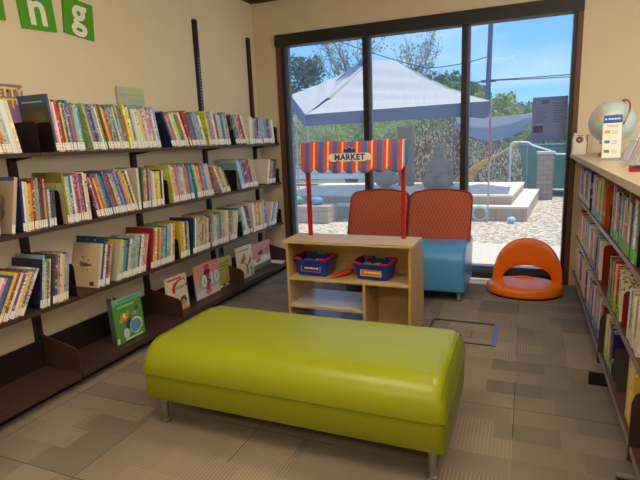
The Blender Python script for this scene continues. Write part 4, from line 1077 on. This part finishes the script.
G().grid(lambda u, v: Vector((-1.15 + .9 * u, 8.8 + 1.3 * v, .379 + .13 * max(0, math.sin(PI * u)) * math.sin(PI * v) ** .7 * (1 - .5 * u))), 16, 12).build('sheet', cm(104, 112, 130, .8), t, True)
tag(G().ball((-.18, 8.25, .04), (.07, .07, .05), 10, 6).build('garden_light', cm(150, 196, 214), None, True), 'small pale blue ball on the gravel before the planter', 'garden light')
t = thing('garden_hose_reel', 'pale blue hose coil in front of the planter wall', 'hose', (-.66, 8.3, 0))
g = G()
for k in range(3): g.tube([(-.66 + (.10 + .012 * k) * math.cos(a), 8.33 + .01 * k, .12 + (.10 + .012 * k) * math.sin(a)) for a in [2 * PI * q / 20 for q in range(21)]], .008, 6, caps=False)
g.build('coil', cm(176, 206, 214), t, True)

# canopy tent
can = thin_cloth('canopy_fabric', rgb(218, 214, 204), .3); val = thin_cloth('shaded_valance', rgb(98, 108, 134), .25)  # shade on the valance is put into its darker blue-grey colour
t = thing('canopy_tent', 'large pale pop up canopy tent on thin legs outside the window', 'canopy', (-2.0, 9.7, 0))
EZ = 1.835
c_fr, c_fl = Vector((-.53, 8.2, 1.86)), Vector((-3.60, 8.2, 1.83))
c_bl, c_br = Vector((-5.0, 10.6, 2.42)), Vector((-.82, 11.2, 1.86))
ridge_l, ridge_r = Vector((-2.84, 9.7, 2.86)), Vector((-2.36, 9.7, 2.80))
def panel(A, B, P, Q, name, sag=.12, wr=.022, n=26, mt=None):
    """fabric between eave A-B and ridge P-Q with sag and wrinkles"""
    def f(u, v):
        e = A.lerp(B, u); r = P.lerp(Q, u); p = e.lerp(r, v)
        p.z -= sag * math.sin(PI * v) * (1 - .2 * v) * (.75 + .25 * math.sin(PI * u))
        p.z += wr * math.sin(9 * v * PI + 5 * u * (1 - v) + 3 * u) * math.sin(PI * v) * (.3 + .7 * math.sin(PI * min(1, u + .1)))
        return p
    return G().grid(f, n, n).build(name, mt or can, t, True)
panel(c_fl, c_fr, ridge_l, ridge_r, 'front_panel', .14)
panel(c_fr, c_br, ridge_r, ridge_r, 'right_panel', .10)
panel(c_br, c_bl, ridge_r, ridge_l, 'rear_panel', .10)
panel(c_bl, c_fl, ridge_l, ridge_l, 'left_panel', .05)
def valance(A, B, name, h=.17):
    G().grid(lambda u, v: A.lerp(B, u) + Vector((.0, .012 * math.sin(u * 30), -h * v)), 30, 3).build(name, val, t, True)
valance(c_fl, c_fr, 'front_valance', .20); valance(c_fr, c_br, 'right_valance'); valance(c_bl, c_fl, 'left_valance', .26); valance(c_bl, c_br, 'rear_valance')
G().face([(-3.28, 9.55, 2.60), (-2.98, 9.50, 2.72), (-3.05, 9.62, 2.90), (-3.22, 9.62, 2.80)]) if False else None
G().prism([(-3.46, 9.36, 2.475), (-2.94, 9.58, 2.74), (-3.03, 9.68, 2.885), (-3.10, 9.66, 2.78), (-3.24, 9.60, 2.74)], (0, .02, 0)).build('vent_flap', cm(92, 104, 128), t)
pole = mat('red_white_pole', rgb(196, 176, 170), .5)
for x, y, z0, z1 in ((-.53, 8.22, -.01, 1.84), (-3.57, 8.22, -.01, 1.83), (-4.85, 10.5, -.01, 2.38)):
    G().box((x - .012, y - .012, z0), (x + .012, y + .012, z1)).build('leg', pole, t)
G().box((-.543, 8.207, .95), (-.517, 8.233, 1.60)).build('leg_sleeve', cm(178, 96, 76), t)

# stone statues
stone = mat('grey_stone', rgb(132, 118, 104), .9, var=.12, scale=25)
def statue(parts, lab, loc):
    g = G()
    for c, r in parts: g.ball(c, r, 18, 12)
    o = g.build('stone_statue', stone, None, False)
    md = o.modifiers.new('merge', 'REMESH'); md.mode = 'VOXEL'; md.voxel_size = .022; md.use_smooth_shade = True
    dg = bpy.context.evaluated_depsgraph_get(); me = bpy.data.meshes.new_from_object(o.evaluated_get(dg)); o.modifiers.clear(); o.data = me
    me.transform(Matrix.Translation(loc)); o.data.materials.clear(); o.data.materials.append(stone)
    tag(o, lab, 'statue'); return o
statue([((0, 0, .26), (.19, .16, .26)), ((0, -.02, .45), (.21, .14, .12)), ((0, -.02, .64), (.11, .11, .12)), ((0, -.02, .75), (.15, .14, .03)), ((0, -.02, .78), (.09, .09, .05)),
        ((-.16, -.24, .12), (.13, .13, .13)), ((.13, -.24, .12), (.13, .13, .13)), ((-.20, -.08, .34), (.06, .08, .17)), ((.22, -.06, .34), (.055, .07, .18)), ((.26, -.14, .18), (.05, .1, .09)), ((-.12, -.20, .22), (.07, .12, .05)), ((0, -.05, .04), (.30, .26, .06))],
       'grey stone statue of a seated figure with a brimmed hat, outside on the planter', (-1.56, 9.95, .40))
statue([((0, 0, .2), (.24, .2, .24)), ((-.03, 0, .42), (.16, .14, .16)), ((.05, -.05, .12), (.26, .22, .12))],
       'low rounded grey stone outside, left of the hat wearing statue', (-2.64, 9.9, .42))
t = thing('stone_column', 'tall dark grey square column outside, just right of the awning', 'column', (-2.27, 10.4, 0))
G().box((-2.47, 10.3, .3785), (-2.18, 10.55, 1.56)).bevel(.01).build('shaft', cm(128, 116, 102, .9), t)
G().box((-2.49, 10.28, 1.56), (-2.16, 10.57, 1.60)).bevel(.01).build('cap', cm(124, 126, 130, .9), t)
# brick pillar, bin and rail
t = thing('brick_pillar', 'grey block pillar standing on the gravel in front of the green bin', 'pillar', (.37, 11.45, 0))
G().box((.225, 11.3, -.012), (.53, 11.6, .93)).build('shaft', bricky('grey_block_pillar', rgb(164, 142, 118), rgb(152, 132, 112), rgb(128, 112, 96), 1, (.2, .1)), t)
G().box((.205, 11.28, .93), (.55, 11.62, .975)).bevel(.006).build('cap', slab, t)
teal = mat('teal_green_paint', rgb(44, 128, 112), .5)
t = thing('dumpster', 'teal green metal waste bin behind the block pillar', 'waste bin', (.9, 12.6, 0))
G().prism([(-.03, 12.0, .15), (1.9, 12.0, .15), (2.0, 12.0, 1.05), (-.13, 12.0, 1.05)], (0, 1.3, 0)).build('body', teal, t)
G().box((-.16, 11.95, 1.05), (2.03, 13.35, 1.10)).bevel(.01).build('rim', mat('dark_teal_paint', rgb(26, 92, 84), .5), t)
for x in (.3, .9, 1.5): G().box((x, 11.96, .2), (x + .06, 12.0, 1.04)).build('rib', teal, t)
for x in (.1, 1.75):
    for y in (12.15, 13.1): G().lathe([(.08, -.025), (.08, .025)], (x, y, .07), 14, M=Matrix.Rotation(PI / 2, 4, 'X')).build('wheel', cm(30, 30, 32), t)
t = thing('white_handrail', 'white bent pipe rail in front of the green bin', 'rail', (0, 11.7, 0))
G().tube([(-.32, 11.75, -.01), (-.32, 11.75, 1.14), (-.26, 11.75, 1.18), (.02, 11.75, 1.17), (.12, 11.75, 1.10), (.42, 11.75, .99), (.6, 11.75, .90), (1.2, 11.75, .89), (1.2, 11.75, -.01)], .022, 8).build('pipe', cm(226, 228, 226), t, True)
for x, z in ((-.22, 1.17), (.02, 1.17)):
    G().tube([(x, 11.75, -.01), (x, 11.75, z)], .012, 6).build('post', cm(150, 152, 152), t)
# hanging shade cloth
def sag(u, v):
    x = -1.62 + 1.95 * u
    zt = 1.82 + .04 * (u - .5) - .06 * math.sin(PI * u); zb = 1.58 - .46 * math.sin(PI * min(1, u * 1.02)) ** .8 + .20 * u
    z = zt + (zb - zt) * v
    return Vector((x, 12.6 + .35 * math.sin(PI * v) + .03 * math.sin(v * 14 + u * 5), z + .012 * math.sin(v * 20)))
t = thing('shade_cloth', 'slack grey shade cloth hanging between posts beyond the canopy', 'shade cloth', (-.6, 12.7, 1.5))
G().grid(sag, 24, 18).build('cloth', thin_cloth('grey_shade_net', rgb(168, 176, 190), .3), t, True)
for x in (-1.65, .36): G().tube([(x, 12.62, -.02), (x, 12.62, 1.9)], .02, 8).build('post', cm(110, 110, 108), t)

# low wall, parked trailer far left, fence
t = thing('white_trailer', 'long low white trailer parked beyond the gravel, left of the window', 'trailer', (-5.2, 15, 0))
G().box((-8.5, 14.6, .20), (-4.0, 15.3, .52)).bevel(.02).build('body', cm(206, 214, 218, .5), t)
G().box((-8.5, 14.57, .52), (-4.0, 15.32, .58)).build('rail', cm(120, 132, 140), t)
G().box((-8.5, 14.58, .36), (-4.0, 14.6, .375)).build('stripe', cm(140, 156, 166), t)
for x in (-7.6, -5.0): G().lathe([(.2, -.06), (.2, .06)], (x, 14.75, .18), 16, M=Matrix.Rotation(PI / 2, 4, 'X')).build('wheel', cm(36, 36, 38), t)
t = thing('white_bench', 'pale table beyond the statue on thin legs', 'table', (-2.9, 13.2, 0))
G().box((-4.0, 13.2, .62), (-2.6, 13.6, .66)).build('tabletop', cm(120, 136, 168), t)
for x in (-3.95, -2.7):
    for y in (13.22, 13.5): G().box((x, y, -.012), (x + .04, y + .04, .62)).build('leg', cm(150, 152, 156), t)
t = thing('pebble_planter', 'low grey planter box with small plants outside the left pane', 'planter', (-3.5, 8.2, 0))
G().box((-5.2, 7.72, -.012), (-3.05, 8.16, .28)).build('box', conc, t)
for k, (x, c, r) in enumerate(((-3.35, (96, 150, 190), .09), (-3.75, (90, 160, 110), .10), (-4.2, (120, 150, 180), .08))):
    tag(G().ball((x, 7.95, .28 + r * .8), (r * 1.4, r, r * .8), 12, 8).build('garden_pot', cm(*c), None, True), '%s rounded pot on the low planter box outside' % ('blue', 'green', 'grey blue')[k], 'pot')
# utility pole and wires
t = thing('utility_pole', 'grey utility pole rising behind the canopy', 'utility pole', (-1.75, 25, 0))
G().tube([(-1.80, 25, -.06), (-1.66, 25, 8.2)], [.13, .10], 12).build('mast', cm(104, 108, 124, .8), t, True)
G().box((-2.05, 24.9, 3.72), (-1.4, 25.1, 3.82)).build('crossarm', cm(96, 100, 112), t)
def wire(a, b, sagv, lab):
    a = Vector(a); b = Vector(b)
    pts = [a.lerp(b, k / 24) - Vector((0, 0, sagv * 4 * (k / 24) * (1 - k / 24))) for k in range(25)]
    tag(G().tube(pts, .022, 5).build('overhead_wire', cm(70, 84, 104), None), lab, 'wire', 'overhead wires')
wire((-11.0, 25, 7.25), (-4.6, 25, 4.60), .15, 'overhead wire slanting down over the left of the canopy')
wire((-4.6, 25, 4.60), (-1.84, 24.9, 4.82), .10, 'overhead wire rising to the utility pole from the left')
wire((-1.45, 24.95, 3.80), (9, 24, 3.70), .03, 'upper overhead wire right of the utility pole')
wire((-1.38, 24.85, 3.76), (9, 24, 3.42), .02, 'lower overhead wire right of the utility pole')
wire((-2.07, 25.15, 3.80), (-10, 27, 3.1), .05, 'overhead wire from the pole crossarm to the left')

# trees and bushes
def leafmat(n, c1, c2):
    m = bpy.data.materials.get(n)
    if m: return m
    m = bpy.data.materials.new(n); m.use_nodes = True; t_ = NT(m)
    p = t_.obj(); c = t_.mix(t_.noise(p, 1.3, 3), c1, c2)
    b = t_.N['Principled BSDF']; t_.L.new(c, b.inputs['Base Color']); b.inputs['Roughness'].default_value = .8
    tl = t_.N.new('ShaderNodeBsdfTranslucent'); t_.L.new(c, tl.inputs['Color']); mx = t_.N.new('ShaderNodeMixShader'); mx.inputs[0].default_value = .35
    t_.L.new(b.outputs[0], mx.inputs[1]); t_.L.new(tl.outputs[0], mx.inputs[2]); t_.L.new(mx.outputs[0], t_.N['Material Output'].inputs['Surface']); return m
bark = mat('tree_bark', rgb(138, 128, 116), .9, var=.2)
def leaf(g, p, s):
    n = Vector((rnd.gauss(0, 1), rnd.gauss(0, 1), rnd.gauss(0, 1))).normalized(); u = n.orthogonal().normalized(); v = n.cross(u)
    a = rnd.uniform(0, 6.3); u, v = u * math.cos(a) + v * math.sin(a), v * math.cos(a) - u * math.sin(a)
    g.face([p - u * s, p + v * s * .6, p + u * s, p - v * s * .6])
def tree(x, y, h, rx, rz, n, s, m, lab, group='trees beyond the gravel', bare=False, z0=-.06, name='tree'):
    t = thing(name, lab, 'tree', (x, y, z0), group=group)
    g = G(); top = Vector((x, y, z0 + h - rz)); base = Vector((x, y, z0))
    g.tube([base, base.lerp(top, .5) + Vector((rx * .04, 0, 0)), top], [rx * (.05 if bare else .10), rx * (.035 if bare else .07), rx * (.02 if bare else .05)], 8)
    tips = []
    for k in range(26 if bare else 9):
        a = rnd.uniform(0, 6.28); e = rnd.uniform(.1, 1.3); L = rnd.uniform(.6, 1.0)
        s0 = base.lerp(top, rnd.uniform(.45, 1))
        p1 = s0 + Vector((math.cos(a) * rx * .45 * L, math.sin(a) * rx * .45 * L, rz * .7 * L * math.sin(e)))
        p2 = p1 + Vector((math.cos(a + .4) * rx * .4 * L, math.sin(a + .4) * rx * .4 * L, rz * .8 * L * math.sin(e)))
        g.tube([s0, p1, p2], [rx * (.016 if bare else .03), rx * (.009 if bare else .016), rx * .003], 5); tips += [p1, p2]
        if bare:
            for q in range(5):
                b0 = p1.lerp(p2, rnd.random()); b1 = b0 + Vector((rnd.gauss(0, rx * .16), rnd.gauss(0, rx * .16), abs(rnd.gauss(0, rz * .18))))
                g.tube([b0, b1], [rx * .007, rx * .003], 4); tips.append(b1)
    g.build('trunk', bark, t)
    g = G(); c = top + Vector((0, 0, rz * .15))
    cl_ = [c + Vector((rnd.gauss(0, rx * .42), rnd.gauss(0, rx * .42), rnd.uniform(-.7, .75) * rz)) for _ in range(26)]
    for k in range(n):
        if bare: p = rnd.choice(tips) + Vector([rnd.gauss(0, rx * .06) for _ in range(3)])
        else:
            q = rnd.choice(cl_); d = Vector([rnd.gauss(0, 1) for _ in range(3)]).normalized() * (rx * .33 * rnd.uniform(.55, 1.0)); p = q + d
        if p.z < z0 + .05: p.z = z0 + .1 + rnd.random() * .3
        leaf(g, p, s * rnd.uniform(.6, 1.2))
    g.build('foliage', m, t)
dk = leafmat('dark_leaves', rgb(70, 92, 60), rgb(104, 124, 78)); md_ = leafmat('mid_leaves', rgb(96, 124, 62), rgb(148, 166, 90)); lt = leafmat('light_leaves', rgb(140, 160, 80), rgb(190, 196, 118)); bl = leafmat('pale_buds', rgb(140, 156, 110), rgb(176, 176, 140))
def T(x, y, h, rx, rz, n, s, m, lab, D, bare=False, grp='trees beyond the gravel'):
    k = D / y; tree(x * k, D, 1.36 + (h - 1.36) * k + .06, rx * k, rz * k, n, s * k, m, lab, grp, bare)
T(-15.2, 34, 7.0, 2.4, 2.4, 3600, .16, dk, 'dark green tree left of the canopy top', 66)
T(-12.2, 36, 10.6, 3.4, 4.2, 1500, .10, bl, 'nearly bare tree behind the left of the canopy peak', 44, True)
T(-6.9, 34, 8.9, 2.1, 3.0, 800, .09, bl, 'nearly bare tree above the right slope of the canopy', 88, True)
T(-6.2, 37, 5.9, 2.7, 2.0, 3400, .16, dk, 'dark green tree right of the canopy peak', 60)
T(-3.9, 33, 4.6, 1.5, 1.6, 2200, .15, md_, 'mid green tree just left of the utility pole', 46)
T(-2.1, 36, 4.0, 1.4, 1.5, 2000, .15, lt, 'bright green tree behind the utility pole', 40)
T(-.2, 42, 3.2, 2.0, 1.4, 2600, .14, md_, 'round green tree right of the utility pole', 56)
T(2.4, 40, 3.4, 2.0, 1.8, 2600, .14, md_, 'green tree behind the window notice', 46)
T(1.2, 34, 2.6, 1.5, 1.3, 2600, .12, lt, 'low light green tree under the hills', 31)
T(-1.6, 32, 2.4, 1.2, 1.2, 2200, .12, lt, 'low yellow green tree beside the canopy corner', 28)
T(5.4, 40, 4.6, 2.3, 2.2, 2600, .14, md_, 'green tree at the right end of the tree line', 62)
T(-13, 30, 2.9, 2.0, 1.4, 2600, .12, lt, 'yellow green tree seen under the left of the canopy', 29)
T(-9.5, 29, 2.9, 2.0, 1.4, 2600, .12, lt, 'yellow green tree seen under the middle of the canopy', 23)
T(-6.4, 28, 2.8, 1.8, 1.3, 2600, .12, lt, 'yellow green tree seen above the awning', 29)
T(-3.6, 30, 2.8, 1.7, 1.3, 2600, .12, md_, 'green tree seen under the right of the canopy', 22)
for k in range(10):
    tree(-46 + k * 11, 92 + 12 * (k % 2), 5.6, 4.6, 2.6, 900, .5, md_, 'far green tree on the skyline below the hills', 'far trees below the hills')
# dry grasses and leafy bushes
def grasses(x, y, z, w, h, n, m, lab, cat='bush', grp='dry bushes outside', m2=None):
    t = thing('dry_bush', lab, cat, (x, y, z), group=grp)
    g = G()
    for k in range(n):
        bx_ = x + rnd.gauss(0, w * .20); by_ = y + rnd.gauss(0, w * .14); a = rnd.uniform(0, 6.28); L = h * rnd.uniform(.45, 1)
        wd = rnd.uniform(.006, .014) * w
        b0 = Vector((bx_, by_, z)); out = Vector((math.cos(a) * w * rnd.uniform(.05, .45), math.sin(a) * w * .3, 0))
        p1 = b0 + out * .35 + Vector((0, 0, L * .6)); p2 = b0 + out + Vector((0, 0, L)); p3 = p2 + out * .8 - Vector((0, 0, L * rnd.uniform(.05, .45)))
        wv = Vector((wd, 0, 0)); wz = Vector((0, 0, wd))
        g.face([b0 - wv, b0 + wv, p1 + wv, p1 - wv]); g.face([p1 - wv, p1 + wv, p2 + wv * .8, p2 - wv * .8]); g.face([p2 - wz * .8, p2 + wz * .8, p3])
    g.build('stems', m, t)
    g = G()
    for k in range(n * 3): leaf(g, Vector((x + rnd.gauss(0, w * .26), y + rnd.gauss(0, w * .16), z + h * rnd.uniform(.05, .85))), .035 * w)
    g.build('twigs', m2 or m, t)
def stemmat(n, c1, c2, c3):
    m = bpy.data.materials.new(n); m.use_nodes = True; t_ = NT(m); p = t_.obj()
    f = t_.noise(p, 9, 3); c = t_.mix(t_.m('GREATER_THAN', f, .52), c1, t_.mix(t_.m('GREATER_THAN', t_.noise(p, 5, 2), .55), c2, c3))
    t_.L.new(c, t_.N['Principled BSDF'].inputs['Base Color']); t_.N['Principled BSDF'].inputs['Roughness'].default_value = .85; return m
st1 = stemmat('dry_stems', rgb(96, 74, 54), rgb(232, 204, 150), rgb(196, 134, 78)); st2 = stemmat('pale_stems', rgb(104, 96, 74), rgb(240, 230, 202), rgb(170, 170, 110))
grasses(-2.45, 12.3, -.012, 1.0, 1.75, 110, st1, 'tall brown dry bush behind the seated statue')
grasses(-1.85, 15.2, -.05, 1.25, 2.0, 120, st1, 'tall brown dry bush left of the canopy leg')
grasses(-.95, 12.3, -.012, .7, 1.15, 110, st2, 'pale dry bush right of the canopy leg')
grasses(-.45, 14.4, -.012, .9, 1.1, 110, st2, 'low pale dry bush beside the pipe rail')
for k, (x, y, h, r, mm, lab) in enumerate(((-9.2, 19.0, 1.9, 1.15, lt, 'leafy green bush seen through the left pane behind the trailer'), (-7.0, 18.2, 1.9, 1.0, lt, 'leafy light green bush behind the awning'), (-5.0, 18.8, 1.95, 1.0, lt, 'leafy green bush right of the first mullion'), (-3.2, 19.6, 1.6, .8, md_, 'mid green bush behind the stone column'), (.2, 18.6, 1.6, .7, md_, 'green bush behind the pipe rail'), (3.0, 18.4, 1.7, .9, md_, 'green bush behind the teal bin'))):
    tree(x, y, h, r, h * .5, 2600, .055, mm, lab, 'leafy bushes beyond the gravel', z0=-.05, name='leafy_bush')
grasses(-2.9, 17.2, -.05, 1.2, 1.9, 150, st1, 'wide brown dry bush far behind the hat wearing statue')
grasses(-1.1, 17.2, -.05, 1.1, 1.7, 140, st1, 'wide brown dry bush far behind the canopy leg')
t = thing('yellow_branches', 'yellow leaning branches beyond the canopy leg', 'branches', (-.8, 11.6, .4))
g = G()
for k in range(7):
    a = Vector((-1.35 + .07 * k, 11.5, .50 + .03 * k)); g.tube([a + Vector((-.45, 0, -.53 - .03 * k)), a, a + Vector((.5, .02, .32)), a + Vector((.95, .05, .50 + .02 * k))], [.018, .016, .012, .006], 5)
g.build('stems', cm(206, 168, 62), t, True)

# ------------------------------------------------------------------ light
w = bpy.data.worlds.new('sky'); bpy.context.scene.world = w; w.use_nodes = True; t = NT(w)
bg = t.N['Background']; d = t.N.new('ShaderNodeTexCoord').outputs['Generated']; x, y, z = t.xyz(d)
h = t.m('MAXIMUM', z, 0.0)
grad = t.m('POWER', t.m('MINIMUM', t.m('MULTIPLY', h, 1.9), 1.0), .7)
sky = t.mix(grad, rgb(150, 208, 250), rgb(52, 138, 236))
cn = t.noise(t.vec(t.m('MULTIPLY', x, 2.0), t.m('MULTIPLY', y, 2.0), t.m('MULTIPLY', z, 9.0)), 1.6, 5)
cl2 = t.m('MULTIPLY', t.m('MINIMUM', t.m('MAXIMUM', t.m('MULTIPLY', t.m('SUBTRACT', cn, .50), 4.0), 0.0), 1.0), .40)
t.L.new(t.mix(cl2, sky, rgb(226, 236, 246)), bg.inputs['Color'])
bg.inputs['Strength'].default_value = SKY
sl = bpy.data.lights.new('sun', 'SUN'); sl.energy = SUN; sl.angle = math.radians(.6); sl.color = (1, .95, .86)
so = bpy.data.objects.new('sun', sl); C.objects.link(so)
so.rotation_euler = Vector((-.22, -.13, -1)).to_track_quat('-Z', 'Y').to_euler()

# ------------------------------------------------------------------ camera
f = 497.6
cam = bpy.data.cameras.new('camera'); cam.sensor_fit = 'HORIZONTAL'; cam.sensor_width = 36; cam.lens = f * 36 / 640; cam.clip_start = .05; cam.clip_end = 500
co = bpy.data.objects.new('camera', cam); C.objects.link(co)
M = Matrix((CR, CU, -CF)).transposed().to_4x4(); M.translation = Vector((0, 0, 1.36)); co.matrix_world = M
bpy.context.scene.camera = co
vs = bpy.context.scene.view_settings
vs.view_transform = 'Standard'; vs.look = 'None'; vs.gamma = 1; vs.use_curve_mapping = False; vs.exposure = EXPO
